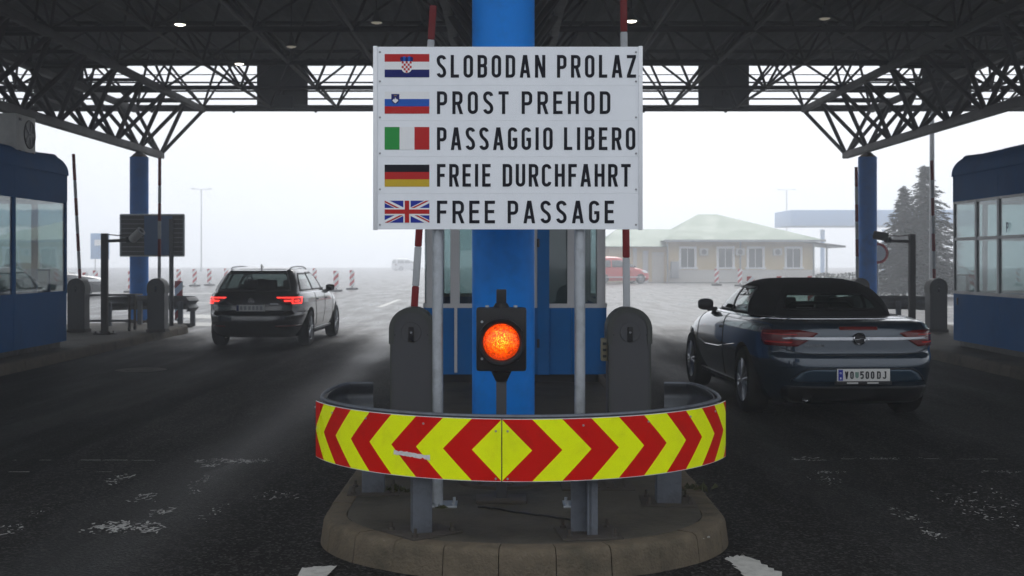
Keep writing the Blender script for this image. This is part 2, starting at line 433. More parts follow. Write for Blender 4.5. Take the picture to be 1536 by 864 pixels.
def lens_mat():
    m_ = bpy.data.materials.new('amber_signal_lens'); m_.use_nodes = True
    t = m_.node_tree; n = t.nodes; L = t.links; b = n['Principled BSDF']
    tc = n.new('ShaderNodeTexCoord')
    v = n.new('ShaderNodeTexVoronoi'); v.inputs['Scale'].default_value = 120
    L.new(tc.outputs['Object'], v.inputs['Vector'])
    nz = n.new('ShaderNodeTexNoise'); nz.inputs['Scale'].default_value = 55; nz.inputs['Detail'].default_value = 3
    L.new(tc.outputs['Object'], nz.inputs['Vector'])
    # the bulb sits behind the middle of the lens
    ln = n.new('ShaderNodeVectorMath'); ln.operation = 'DISTANCE'; ln.inputs[1].default_value = (0.0, -0.05, 0.014)
    L.new(tc.outputs['Object'], ln.inputs[0])
    mr = n.new('ShaderNodeMapRange'); mr.inputs[1].default_value = 0.015; mr.inputs[2].default_value = 0.115; mr.inputs[3].default_value = 1.0; mr.inputs[4].default_value = 0.2
    L.new(ln.outputs['Value'], mr.inputs[0])
    pw = n.new('ShaderNodeMath'); pw.operation = 'POWER'; pw.inputs[1].default_value = 1.6; L.new(mr.outputs[0], pw.inputs[0])
    vm = n.new('ShaderNodeMapRange'); vm.inputs[1].default_value = 0.0; vm.inputs[2].default_value = 0.7; vm.inputs[3].default_value = 1.35; vm.inputs[4].default_value = 0.2
    L.new(v.outputs['Distance'], vm.inputs[0])
    mu = n.new('ShaderNodeMath'); mu.operation = 'MULTIPLY'; L.new(pw.outputs[0], mu.inputs[0]); L.new(vm.outputs[0], mu.inputs[1])
    nn = n.new('ShaderNodeMapRange'); nn.inputs[1].default_value = 0.3; nn.inputs[2].default_value = 0.7; nn.inputs[3].default_value = 0.4; nn.inputs[4].default_value = 1.5
    L.new(nz.outputs['Fac'], nn.inputs[0])
    m2 = n.new('ShaderNodeMath'); m2.operation = 'MULTIPLY'; L.new(mu.outputs[0], m2.inputs[0]); L.new(nn.outputs[0], m2.inputs[1])
    cr = n.new('ShaderNodeValToRGB'); L.new(m2.outputs[0], cr.inputs[0])
    e = cr.color_ramp.elements
    e[0].position = 0.0; e[0].color = (0.10, 0.004, 0.0, 1); e[1].position = 1.0; e[1].color = (1.0, 0.46, 0.03, 1)
    q = cr.color_ramp.elements.new(0.16); q.color = (0.55, 0.035, 0.0, 1)
    q = cr.color_ramp.elements.new(0.50); q.color = (1.0, 0.15, 0.0, 1)
    L.new(cr.outputs[0], b.inputs['Emission Color']); b.inputs['Emission Strength'].default_value = 1.6
    b.inputs['Base Color'].default_value = (0.35, 0.05, 0.0, 1); b.inputs['Roughness'].default_value = 0.15
    bp = n.new('ShaderNodeBump'); bp.inputs['Strength'].default_value = 0.5; bp.inputs['Distance'].default_value = 0.004
    L.new(v.outputs['Distance'], bp.inputs['Height']); L.new(bp.outputs[0], b.inputs['Normal'])
    return m_
M['amber'] = lens_mat()
M['lampglow'] = mat('lamp_glow', (0.9, 0.85, 0.7), 0.4, emit=(1.0, 0.93, 0.78), estr=3.0)
M['lampdim'] = mat('lamp_dim', (0.5, 0.48, 0.42), 0.4, emit=(1.0, 0.9, 0.7), estr=0.12)

# ------------------------------------------------------------------ stroke lettering
def arc(cx, cy_, rx, ry, a0, a1, n=12):
    return [(cx + rx * math.cos(R(a0 + (a1 - a0) * i / n)), cy_ + ry * math.sin(R(a0 + (a1 - a0) * i / n))) for i in range(n + 1)]
def bez(p0, p1, p2, p3, n=12):
    o = []
    for i in range(n + 1):
        t = i / n; s = 1 - t
        o.append(tuple(s**3 * a + 3 * s * s * t * b + 3 * s * t * t * c + t**3 * d for a, b, c, d in zip(p0, p1, p2, p3)))
    return o
def glyph(ch, w, t):
    """strokes of a letter of height 1: ('s', points) a stroke, ('p', p0, p1) a slanted stroke cut level"""
    m = t / 2; l, r_, b, T = m, w - m, m, 1 - m; q = (r_ - l) / 2; cx = w / 2; rb = q * 0.9
    stem = ('s', [(l, 0), (l, 1)])
    def bowl(y1, y0):
        return ('s', [(l, y1)] + arc(r_ - rb, y1 - rb, rb, rb, 90, 0, 8) + arc(r_ - rb, y0 + rb, rb, rb, 0, -90, 8) + [(l, y0)])
    if ch in 'O0': 
        lp = arc(cx, T - q, q, q, 0, 180) + arc(cx, b + q, q, q, 180, 360)
        return [('c', lp)]
    if ch == 'S': return [('s', arc(cx, T - q, q, q, 8, 180) + bez((l, T - q), (l, 0.47), (r_, 0.53), (r_, b + q))[1:] + arc(cx, b + q, q, q, 0, -172)[1:])]
    if ch == 'L': return [('s', [(l, 1), (l, b), (w, b)])]
    if ch == 'B': return [stem, bowl(T, 0.53), bowl(0.53, b)]
    if ch == 'D': return [stem, bowl(T, b)]
    if ch == 'A': return [('p', (m * 1.05, 0), (cx - m * .25, 1)), ('p', (w - m * 1.05, 0), (cx + m * .25, 1)), ('s', [(w * .22, .27), (w * .78, .27)])]
    if ch == 'N': return [stem, ('s', [(r_, 0), (r_, 1)]), ('p', (m, 1), (w - m, 0))]
    if ch == 'P': return [stem, bowl(T, 0.45)]
    if ch == 'R': return [stem, bowl(T, 0.47), ('p', (cx + .03, .47), (r_ + .015, 0))]
    if ch == 'Z': return [('s', [(0, T), (w, T)]), ('s', [(0, b), (w, b)]), ('p', (w - m * 1.1, 1 - t * .8), (m * 1.1, t * .8))]
    if ch == 'T': return [('s', [(0, T), (w, T)]), ('s', [(cx, 0), (cx, 1 - t)])]
    if ch == 'H': return [stem, ('s', [(r_, 0), (r_, 1)]), ('s', [(l, .51), (r_, .51)])]
    if ch == 'E': return [stem, ('s', [(l, T), (w, T)]), ('s', [(l, .52), (w * .92, .52)]), ('s', [(l, b), (w, b)])]
    if ch == 'F': return [stem, ('s', [(l, T), (w, T)]), ('s', [(l, .50), (w * .9, .50)])]
    if ch == 'G': return [('s', arc(cx, T - q, q, q, 8, 180) + arc(cx, b + q, q, q, 180, 360) + [(r_, .47), (cx, .47)])]
    if ch == 'C': return [('s', arc(cx, T - q, q, q, 0, 180) + arc(cx, b + q, q, q, 180, 360))]
    if ch == 'I': return [('s', [(cx, 0), (cx, 1)])]
    if ch == 'U': return [('s', [(l, 1)] + arc(cx, b + q, q, q, 180, 360) + [(r_, 1)])]
    if ch == 'V': return [('p', (m, 1), (cx, 0)), ('p', (w - m, 1), (cx, 0))]
    if ch == 'J': return [('s', [(l + q, T), (r_, T)] + arc(cx, b + q, q, q, 0, -170))]
    if ch == '5': return [('s', [(w, T), (l, T), (l, .56)] + [(cx * .9, .60)] + arc(r_ - rb, .60 - rb, rb, rb, 90, 0, 8) + arc(cx, b + q, q, q, 0, -165))]
    return []
GW = {'I': 0.18, 'A': 0.52, 'L': 0.40, 'E': 0.41, 'F': 0.41, 'T': 0.46, 'Z': 0.44, 'N': 0.50, 'H': 0.48}
def stroke_quads(pts, t, closed=False):
    pts = [Vector((p[0], p[1])) for p in pts]
    cl = [pts[0]]
    for p in pts[1:]:
        if (p - cl[-1]).length > 1e-4: cl.append(p)
    if closed and (cl[0] - cl[-1]).length < 1e-4: cl.pop()
    n = len(cl); Lp = []; Rp = []
    for i, p in enumerate(cl):
        a = cl[(i - 1) % n] if (closed or i > 0) else None
        c = cl[(i + 1) % n] if (closed or i < n - 1) else None
        d0 = (p - a).normalized() if a is not None else None
        d1 = (c - p).normalized() if c is not None else None
        if d0 is None: d0 = d1
        if d1 is None: d1 = d0
        n0 = Vector((-d0.y, d0.x)); n1 = Vector((-d1.y, d1.x))
        mm = (n0 + n1).normalized()
        k = t / 2 / max(0.35, mm.dot(n0))
        Lp.append(p + mm * k); Rp.append(p - mm * k)
    qs = []
    for i in range(n if closed else n - 1):
        j = (i + 1) % n
        qs.append([Rp[i], Rp[j], Lp[j], Lp[i]])
    return qs
def word_quads(*a, **k):
    return [q for grp in letter_groups(*a, **k) for q in grp]
def letter_groups(text, x0, x1, y0, h, t=0.175, base=0.42):
    """flat quads (x, y, layer) of a word fitted between x0 and x1"""
    ws = [GW.get(c, 0.46) * (base / 0.46) for c in text]
    gap = ((x1 - x0) / h - sum(ws)) / max(1, len(text) - 1)
    if gap < 0.08 or len(text) == 1:
        k = ((x1 - x0) / h) / (sum(ws) + 0.12 * (len(text) - 1)); ws = [w * k for w in ws]; gap = 0.12 * k
    if gap > 0.26:
        k = ((x1 - x0) / h - 0.23 * (len(text) - 1)) / sum(ws); ws = [w * (k if c != 'I' else 1) for w, c in zip(ws, text)]
        gap = ((x1 - x0) / h - sum(ws)) / (len(text) - 1)
    out = []; x = x0
    for c, w in zip(text, ws):
        out.append([])
        for li, st in enumerate(glyph(c, w, t)):
            if st[0] == 'p':
                (ax, ay), (bx_, by_) = st[1], st[2]
                ang = abs(by_ - ay) / math.hypot(bx_ - ax, by_ - ay)
                hw = t / 2 / max(ang, 0.5)
                qs = [[Vector((ax - hw, ay)), Vector((ax + hw, ay)), Vector((bx_ + hw, by_)), Vector((bx_ - hw, by_))]]
            else:
                qs = stroke_quads(st[1], t, st[0] == 'c')
            for q in qs:
                out[-1].append([(x + p.x * h, y0 + p.y * h, li) for p in q])
        x += (w + gap) * h
    return out
def lettering(mb, quads, y=0.0, lift=0.00025, mi=0):
    """upright lettering in the XZ plane facing -Y"""
    for q in quads:
        mb.add([(p[0], y - p[2] * lift, p[1]) for p in q], [(0, 1, 2, 3)], mi)

# ================================================================== SETTING
def struct(name, mb, mats, **k):
    o = mb.build(name, mats, **k); o['kind'] = 'structure'; return o

g = MB(); g.add([(-250, -250, 0), (250, -250, 0), (250, 250, 0), (-250, 250, 0)], [(0, 1, 2, 3)])
ground = struct('ground', g, M['asphalt'])
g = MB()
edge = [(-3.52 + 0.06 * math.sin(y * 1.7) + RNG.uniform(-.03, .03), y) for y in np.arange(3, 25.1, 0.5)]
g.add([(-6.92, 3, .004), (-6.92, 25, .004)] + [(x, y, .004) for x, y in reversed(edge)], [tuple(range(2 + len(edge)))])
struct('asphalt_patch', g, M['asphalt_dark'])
g = MB()
g.lathe([(0.0, .006), (.33, .006), (.33, .0055), (.36, .005), (.36, .001)], n=40)
for k in range(6):
    a = k * PI / 3
    g.box((.18 * math.cos(a), .18 * math.sin(a), .0075), (.06, .16, .006), (0, 0, a))
mh = struct('manhole_cover', g, M['rust'], loc=(-5.25, 17.2, .004))

# ---- traffic islands: floor slab and single kerb stones
ISL = 0.15
def island_path_center():
    """right half of the outline from the nose centre backwards"""
    cx, hw, yn, yw = 0.12, 1.165, 5.90, 6.85
    pts = [(hw * math.sin(a), yw - (yw - yn) * math.cos(a)) for a in np.linspace(0, PI / 2, 60)]
    pts += [(hw, y) for y in np.linspace(yw, 27.0, 80)[1:]]
    return cx, pts
def build_island(name, cx, half, stones, jitter, close_far=None, parent_kind='structure'):
    """half: outline polyline (x offset, y) for the right side; mirrored to the left"""
    kw = 0.15
    pts = [Vector(p) for p in half]
    cum = [0]
    for a, b in zip(pts, pts[1:]): cum.append(cum[-1] + (b - a).length)
    def at(s):
        s = max(0, min(cum[-1], s))
        i = min(len(pts) - 2, max(0, int(np.searchsorted(cum, s)) - 1))
        f = (s - cum[i]) / max(1e-9, cum[i + 1] - cum[i])
        p = pts[i].lerp(pts[i + 1], f); d = (pts[i + 1] - pts[i]).normalized()
        return p, Vector((-d.y, d.x))          # inward normal for a right side running backwards
    fl = MB()
    inner = [at(s) for s in np.linspace(0, cum[-1], 90)]
    ring_r = [(cx + p.x + n.x * (kw - .004), p.y + n.y * (kw - .004)) for p, n in inner]
    ring_l = [(2 * cx - x, y) for x, y in ring_r]
    poly = ring_r + list(reversed(ring_l))[:-1]
    fl.prism(poly, 0.0, ISL)
    floor = struct(name, fl, M['floor_conc'])
    s = -stones[0] / 2
    k = 0
    while s < cum[-1] - 0.02:
        ln = stones[min(k, len(stones) - 1)]
        e = min(s + ln, cum[-1])
        a, b2 = s + .0025, e - .0025
        for side in ((1, -1) if k > 0 else (1,)):
            mb = MB(); rings = []
            dz = RNG.uniform(-.004, .004); di = RNG.uniform(-.004, .003)
            prof = [(0.0 + di, .001), (0.008 + di, .06), (.016 + di, ISL - .035 + dz), (.026 + di, ISL - .012 + dz), (.046 + di, ISL + dz), (kw - .006, ISL + dz - .002), (kw, ISL - .02), (kw, .001)]
            for u in np.linspace(a, b2, 6 if ln < 0.6 else 3):
                if u < 0:
                    p, n = at(-u); p = Vector((-p.x, p.y)); n = Vector((-n.x, n.y))
                else:
                    p, n = at(u)
                rings.append([(cx + side * (p.x + n.x * q), p.y + n.y * q, z + .005 * (z > .1)) for q, z in prof])
            mb.loft(rings, smooth=False, caps=True)
            mb.build('kerb_stone', M['concrete'], floor, sharp=50)
        s = e; k += 1
    # bedding under the joints
    mb = MB(); rr = []; rl = []
    for s_ in np.linspace(0, cum[-1], 90):
        p, n = at(s_)
        rr.append([(cx + p.x + n.x * q, p.y + n.y * q, z) for q, z in ((.02, 0.002), (.03, ISL - .03), (kw - .01, ISL - .03))])
        rl.append([(2 * cx - x, y, z) for x, y, z in rr[-1]])
    mb.loft(rr, closed=False); mb.loft(rl, closed=False)
    mb.build('joint_bed', M['mortar'], floor)
    return floor
cx, half = island_path_center()
isl_c = build_island('traffic_island', cx, half, [0.29] * 13 + [0.8] * 60, 0)

def side_island(sgn):
    cxs = sgn * 8.45
    hw = 1.55; y_end = 27.6
    pts = [(hw * math.sin(a), y_end - 1.9 + 1.9 * math.cos(a)) for a in np.linspace(0, PI / 2, 30)]
    pts += [(hw, y) for y in np.linspace(y_end - 1.9, 6.0, 40)[1:]]
    # runs towards the camera, so mirror the inward normal by swapping x
    pts2 = [(-x, y) for x, y in pts]
    return build_island('traffic_island', cxs, pts2, [0.5] * 7 + [1.0] * 30, 0)
side_island(-1); side_island(1)

# ---- road markings (worn paint, laid as flecks)
def fleck_mesh(cx_, cy_, lx, ly, n, size, ang=0.0, seed=0):
    rg = np.random.default_rng(seed); mb = MB()
    for _ in range(int(n * .7)):
        u = rg.normal(0, .30) * lx; v = rg.normal(0, .30) * ly
        if abs(u) > lx * .62 or abs(v) > ly * .62: continue
        x = cx_ + u * math.cos(ang) - v * math.sin(ang); y = cy_ + u * math.sin(ang) + v * math.cos(ang)
        s = size * .8 * rg.uniform(.2, 1.0) ** 1.6; k = int(rg.integers(5, 9)); el = rg.uniform(.8, 4.5); a0 = PI / 2 + rg.normal(0, .5) if rg.random() < .6 else rg.uniform(0, PI)
        poly = []
        for i in range(k):
            a = 2 * PI * i / k; rr = s * rg.uniform(.55, 1.1)
            px_, py_ = rr * math.cos(a) * el, rr * math.sin(a)
            poly.append((x + px_ * math.cos(a0) - py_ * math.sin(a0), y + px_ * math.sin(a0) + py_ * math.cos(a0), .006 + rg.uniform(0, .001)))
        mb.add(poly, [tuple(range(k))])
    return mb
flecks = [  # pixel x, y, length px, across (m), count, fleck size
    (187, 792, 95, .28, 260, .018), (243, 769, 30, .22, 70, .016), (216, 746, 42, .35, 70, .013), (180, 719, 34, .4, 70, .016), (302, 722, 22, .3, 40, .012),
    (352, 693, 95, .22, 170, .017), (415, 743, 60, .35, 90, .011), (322, 769, 30, .5, 45, .011), (290, 738, 20, .25, 30, .012), (320, 699, 26, .12, 50, .018),
    (14, 797, 36, .3, 50, .014), (70, 765, 30, .5, 30, .010), (1211, 690, 40, .18, 60, .014), (1243, 709, 42, .1, 60, .013), (1239, 722, 40, .3, 50, .011), (1493, 750, 60, .9, 70, .013),
    (1479, 771, 60, .7, 80, .012), (1433, 750, 50, .5, 60, .011), (1359, 776, 34, .6, 60, .010), (1401, 804, 22, .18, 46, .013), (1507, 709, 60, .1, 60, .014), (1330, 688, 120, .08, 70, .010)]
for i, (px, py, lp, ac, n, sz) in enumerate(flecks):
    Y = 1780 * 1.6 / (py - 390); c = P(px, py, Y)
    o = fleck_mesh(c.x, c.y, lp * Y / 1780, ac, n, sz, R(RNG.uniform(-4, 4)), 100 + i).build('road_marking', M['paint'], sharp=None, weld=False)
    o['kind'] = 'structure'
# thin cross lines of old paint
for (x0, x1, y) in ((-6.0, -2.9, 8.93), (-5.0, -1.9, 9.45), (2.3, 6.4, 9.5), (3.9, 6.6, 8.9)):
    mb = MB(); rg = np.random.default_rng(int(y * 100)); x = x0
    while x < x1:
        w = rg.uniform(.02, .22)
        if rg.random() < .62:
            h = rg.uniform(.006, .016); yo = rg.normal(0, .006)
            mb.add([(x, y + yo, .0062), (x + w, y + yo + rg.normal(0, .003), .0062), (x + w * .96, y + yo + h, .0062), (x + .01, y + yo + h * .8, .0062)], [(0, 1, 2, 3)])
        x += w + rg.uniform(.005, .05)
    o = mb.build('road_marking', M['paint'], sharp=None, weld=False); o['kind'] = 'structure'
def ragged(poly, z=.0055, seed=1, sub=10, amp=.012):
    rg = np.random.default_rng(seed); out = []
    for a, b in zip(poly, poly[1:] + poly[:1]):
        for i in range(sub):
            f = i / sub
            out.append((a[0] + (b[0] - a[0]) * f + rg.normal(0, amp), a[1] + (b[1] - a[1]) * f + rg.normal(0, amp), z))
    mb = MB(); mb.add(out, [tuple(range(len(out)))]); return mb
for i, poly in enumerate([
        [(-1.05, 6.16), (-.86, 6.20), (-.80, 4.2), (-1.0, 4.2)],
        [(1.19, 6.35), (1.31, 6.43), (1.42, 6.05), (1.50, 5.2), (1.30, 5.2), (1.20, 6.0)],
        [(-9.2, 29.0), (-6.9, 28.6), (-7.2, 30.2), (-9.2, 30.6)], [(-9.4, 33.0), (-7.4, 32.0), (-7.6, 34.0), (-9.6, 35.0)],
        [(-14.5, 44), (-9.0, 44), (-9.0, 44.6), (-14.5, 44.6)], [(-22, 56), (-9.5, 56), (-9.5, 57), (-22, 57)],
        [(-4.3, 40), (-4.1, 40), (-4.1, 48), (-4.3, 48)], [(6.6, 36.0), (20, 42.2), (20, 42.6), (6.6, 36.3)],
        [(8.6, 29.6), (14, 29.6), (14, 30.2), (8.6, 30.2)]]):
    o = ragged(poly, seed=50 + i).build('road_marking', M['paint'], sharp=None); o['kind'] = 'structure'

# ================================================================== CENTRAL ISLAND FURNITURE
# ---- blue column
def column(name, label, x, y, z0, z1, rad=0.207, cap=True):
    t = thing(name, label, 'column', (x, y, z0))
    MB().cyl((0, 0, 0.05), (0, 0, z1 - z0), rad, n=48).build('shaft', M['blue'], t)
    MB().lathe([(rad + .004, 0.0), (rad + .10, 0.0), (rad + .10, .03), (rad + .006, .034), (rad + .004, .05)], n=40).build('base_plate', M['rust'], t)
    for k in range(8):
        a = k * PI / 4 + .2
        MB().cyl((math.cos(a) * (rad + .06), math.sin(a) * (rad + .06), .03), (math.cos(a) * (rad + .06), math.sin(a) * (rad + .06), .075), .014, n=6).build('bolt', M['rust'], t)
    if cap:
        MB().lathe([(rad - .01, z1 - z0), (rad * .45, z1 - z0 + .10), (.07, z1 - z0 + .12), (.07, z1 - z0 + .2)], n=24).build('cap', M['roof_steel'], t)
    return t
column('column', 'thick bright blue round column behind the white language sign', 0.0, 7.78, ISL - .008, 4.02, 0.205)

# ---- sign with flags on two galvanised posts
SY = 6.93; SS = SY / 1780       # metres per photo pixel at the sign
def sx(px): return (px - 755) * SS
def sz(py): return CAM_H - (py - 390) * SS
sign = thing('language_sign', 'large white sign with five flags and FREE PASSAGE in five languages', 'sign', (0, SY, ISL))
def sloc(px, py, dy=0.0): return (sx(px), dy, sz(py) - ISL)
rows_y = [70, 128, 181, 235, 290, 344]
for a, b in zip(rows_y, rows_y[1:]):
    x0, x1 = sx(566), sx(958)
    MB().box(((x0 + x1) / 2, 0.012, (sz(a) + sz(b)) / 2 - ISL), (x1 - x0, .022, (b - a) * SS - .0006)).build('panel', M['alu'], sign)
for px in (562.8, 960.8):
    mb = MB().box((sx(px), .010, (sz(70) + sz(344)) / 2 - ISL), (6.2 * SS, .034, 276 * SS), bev=.003)
    mb.build('edge_strip', M['alu_edge'], sign)
for py in (78, 122, 176, 230, 284, 337):
    for px in (570, 954):
        MB().lathe([(.0005, -.004), (.004, -.0035), (.006, 0.0)], c=(sx(px), 0.0, sz(py) - ISL), axis='Y', n=10).build('rivet', M['frame'], sign)
for px, y0, y1 in ((655.5, 344, 757), (871, 344, 757)):
    p = (sx(px), .075, 0)
    MB().cyl((p[0], p[1], .012), (p[0], p[1], sz(80) - ISL), .032, n=24).build('post', M['galv'], sign)
    pl = MB().box((p[0] + .02 * (1 if px < 700 else -.2), p[1] + .01, .006), (.19, .16, .014), bev=.002).build('base_plate', M['galv'], sign)
    for ex in (-.075, .075):
        for ey in (-.06, .06):
            MB().cyl((p[0] + .02 * (1 if px < 700 else -.2) + ex, p[1] + .01 + ey, .012), (p[0] + .02 * (1 if px < 700 else -.2) + ex, p[1] + .01 + ey, .036), .010, n=6).build('bolt', M['galv'], pl)
    for pz in (100, 200, 310):
        MB().lathe([(.034, -.02), (.038, -.02), (.038, .02), (.034, .02)], c=(p[0], p[1], sz(pz) - ISL), n=20).box((p[0], p[1] - .042, sz(pz) - ISL), (.09, .012, .04)).build('clamp', M['galv'], sign)
words = [[('SLOBODAN', 655, 818), ('PROLAZ', 835.5, 954)], [('PROST', 655.5, 763), ('PREHOD', 782.5, 915.5)], [('PASSAGGIO', 655.5, 829), ('LIBERO', 846, 953)],
         [('FREIE', 655.5, 736), ('DURCHFAHRT', 754, 946)], [('FREE', 655.5, 742.5), ('PASSAGE', 761.5, 921)]]
base_y = [116.5, 171, 225, 280, 335]
for rw, by in zip(words, base_y):
    for (wd, a, b) in rw:
        for lq in letter_groups(wd, sx(a), sx(b), sz(by) - ISL, 34.0 * SS, t=0.140):
            mb = MB(); lettering(mb, lq, y=-.0006)
            mb.build('letter', M['ink'], sign, weld=False, sharp=None)
# flags: flat print, laid a hair above the panel
FX0, FX1 = sx(577), sx(644)
def rect(mb, x0, x1, z0, z1, y, mi): mb.add([(x0, y, z0), (x1, y, z0), (x1, y, z1), (x0, y, z1)], [(0, 1, 2, 3)], mi)
def flag_stripes(zt, zb, cols, vertical=False):
    mb = MB(); n = len(cols); mats = []
    for i, c in enumerate(cols):
        if c is None: continue
        mats.append(M[c]); k = len(mats) - 1
        if vertical: rect(mb, FX0 + (FX1 - FX0) * i / n, FX0 + (FX1 - FX0) * (i + 1) / n, zb, zt, -.0006, k)
        else: rect(mb, FX0, FX1, zt - (zt - zb) * (i + 1) / n, zt - (zt - zb) * i / n, -.0006, k)
    return mb.build('flag', mats, sign, weld=False, sharp=None)
def zz(py): return sz(py) - ISL
f = flag_stripes(zz(81), zz(116), ['f_red', 'white', 'f_navy']); f['label'] = 'red, white and navy flag with chequered shield'
mb = MB(); cxf = sx(610); zt, zb = zz(92), zz(109); hw = 7.5 * SS
shield = [(-1, 1), (1, 1), (1, -.1)] + [(math.cos(a), -.1 - .9 * math.sin(a)) for a in np.linspace(0, PI, 9)[1:-1]] + [(-1, -.1)]
mb.add([(cxf + p[0] * hw * 1.08, -.0010, (zt + zb) / 2 + p[1] * (zt - zb) / 2 * 1.06) for p in shield], [tuple(range(len(shield)))], 0)
for i in range(5):
    for j in range(5):
        if (i + j) % 2: continue
        w_ = 2 * hw / 5; h_ = (zt - zb) / 5
        x0 = cxf - hw + i * w_; z1 = zt - j * h_
        if j == 4 and i in (0, 4): continue
        if j == 3 and i in (0, 4): pass
        rect(mb, x0, x0 + w_, z1 - h_, z1, -.0014, 1)
for i in range(5):
    x0 = cxf - hw * 1.25 + i * hw * .5
    mb.add([(x0, -.0013, zz(92)), (x0 + hw * .5, -.0013, zz(92)), (x0 + hw * .55, -.0013, zz(86.5 - (i % 2))), (x0 + hw * .25, -.0013, zz(85 - (i % 2))), (x0 - hw * .05, -.0013, zz(86.5 - (i % 2)))], [(0, 1, 2, 3, 4)], (2, 3, 2, 3, 2)[i])
mb.build('emblem', [M['white'], M['f_red'], M['f_navy'], M['f_mid']], f, weld=False, sharp=None)
f = flag_stripes(zz(137.5), zz(170.5), ['white', 'f_mid', 'f_red']); f['label'] = 'white, blue and red flag with small mountain shield'
mb = MB(); cxf = sx(593); zt, zb = zz(141), zz(156); hw = 6.0 * SS
mb.add([(cxf + p[0] * hw, -.0010, (zt + zb) / 2 + p[1] * (zt - zb) / 2) for p in shield], [tuple(range(len(shield)))], 0)
mb.add([(cxf - hw * .75, -.0014, zz(151)), (cxf - hw * .35, -.0014, zz(148)), (cxf - hw * .2, -.0014, zz(149.5)), (cxf, -.0014, zz(145.5)), (cxf + hw * .2, -.0014, zz(149.5)), (cxf + hw * .35, -.0014, zz(148)), (cxf + hw * .75, -.0014, zz(151)), (cxf, -.0014, zz(155))], [tuple(range(8))], 1)
for q in (-.25, 0, .25):
    rect(mb, cxf + hw * q - hw * .07, cxf + hw * q + hw * .07, zz(144), zz(143), -.0014, 2)
mb.build('emblem', [M['f_navy'], M['white'], M['f_gold']], f, weld=False, sharp=None)
f = flag_stripes(zz(190.5), zz(224.5), ['f_green', 'white', 'f_red'], True); f['label'] = 'green, white and red upright-striped flag'
f = flag_stripes(zz(247), zz(280), ['ink', 'f_red', 'f_gold']); f['label'] = 'black, red and gold striped flag'
mb = MB(); zt, zb = zz(301), zz(334); W_ = FX1 - FX0; H_ = zt - zb; cxf = (FX0 + FX1) / 2; czf = (zt + zb) / 2
rect(mb, FX0, FX1, zb, zt, -.0006, 0)
def diag(x0, z0, x1, z1, hw, y, mi, off=0.0):
    # a diagonal band clipped to the flag
    bm = bmesh.new(); d = Vector((x1 - x0, z1 - z0)).normalized(); n_ = Vector((-d.y, d.x))
    a = Vector((x0, z0)) - d * .05; b = Vector((x1, z1)) + d * .05 * (0 if off else 1)
    ps = [a + n_ * (off - hw), b + n_ * (off - hw), b + n_ * (off + hw), a + n_ * (off + hw)]
    vv = [bm.verts.new((p.x, y, p.y)) for p in ps]; bm.faces.new(vv)
    for co, no in (((FX0, 0, 0), (-1, 0, 0)), ((FX1, 0, 0), (1, 0, 0)), ((0, 0, zb), (0, 0, -1)), ((0, 0, zt), (0, 0, 1))):
        bmesh.ops.bisect_plane(bm, geom=bm.verts[:] + bm.edges[:] + bm.faces[:], plane_co=co, plane_no=no, clear_outer=True)
    for fc in bm.faces: mb.add([v.co[:] for v in fc.verts], [tuple(range(len(fc.verts)))], mi)
    bm.free()
diag(FX0, zb, FX1, zt, H_ * .10, -.0009, 1); diag(FX0, zt, FX1, zb, H_ * .10, -.0011, 1)
for (xa, za, o_) in ((FX0, zt, -1), (FX1, zt, -1), (FX0, zb, -1), (FX1, zb, -1)):
    diag(xa, za, cxf, czf, H_ * .035, -.0014, 2, off=o_ * H_ * .034)
rect(mb, cxf - H_ * .165, cxf + H_ * .165, zb, zt, -.0017, 1); rect(mb, FX0, FX1, czf - H_ * .165, czf + H_ * .165, -.0019, 1)
rect(mb, cxf - H_ * .10, cxf + H_ * .10, zb, zt, -.0022, 2); rect(mb, FX0, FX1, czf - H_ * .10, czf + H_ * .10, -.0024, 2)
f = mb.build('flag', [M['f_blue'], M['white'], M['f_red']], sign, weld=False, sharp=None); f['label'] = 'blue flag with red and white crosses'

# ---- amber traffic light on its own post
TLY = 7.12
tl = thing('traffic_light', 'black single-lamp traffic light glowing amber on a dark post', 'traffic light', (-.012, TLY, ISL))
TS = TLY / 1780
def tz(py): return CAM_H - (py - 390) * TS - ISL
MB().box((.0, .02, (tz(752) + tz(545)) / 2), (.062, .05, tz(545) - tz(752)), bev=.006).build('post', mat('dark_post_paint', (.035, .036, .04), .6, var=.2), tl)
MB().box((0, .02, .012), (.30, .2, .02), bev=.004).build('base_plate', M['rust'], tl)
hz0, hz1 = tz(556), tz(461); hc = (hz0 + hz1) / 2
hous = MB().box((0, 0.0, hc), (75 * TS, .11, hz1 - hz0), bev=.018).build('housing', M['black'], tl)
lc = tz(512)
MB().lathe([(.142, -.054), (.142, -.078), (.134, -.086), (.120, -.086), (.112, -.078), (.110, -.054)], c=(0, 0, lc), axis='Y', n=40).build('bezel', M['black'], hous)
ln_ = MB().lathe([(.0005, -.046), (.03, -.044), (.055, -.039), (.085, -.029), (.109, -.012)], axis='Y', n=40)
lo = ln_.build('lens', M['amber'], hous, loc=(0, -.048, lc)); lo['label'] = 'glowing amber patterned lens'
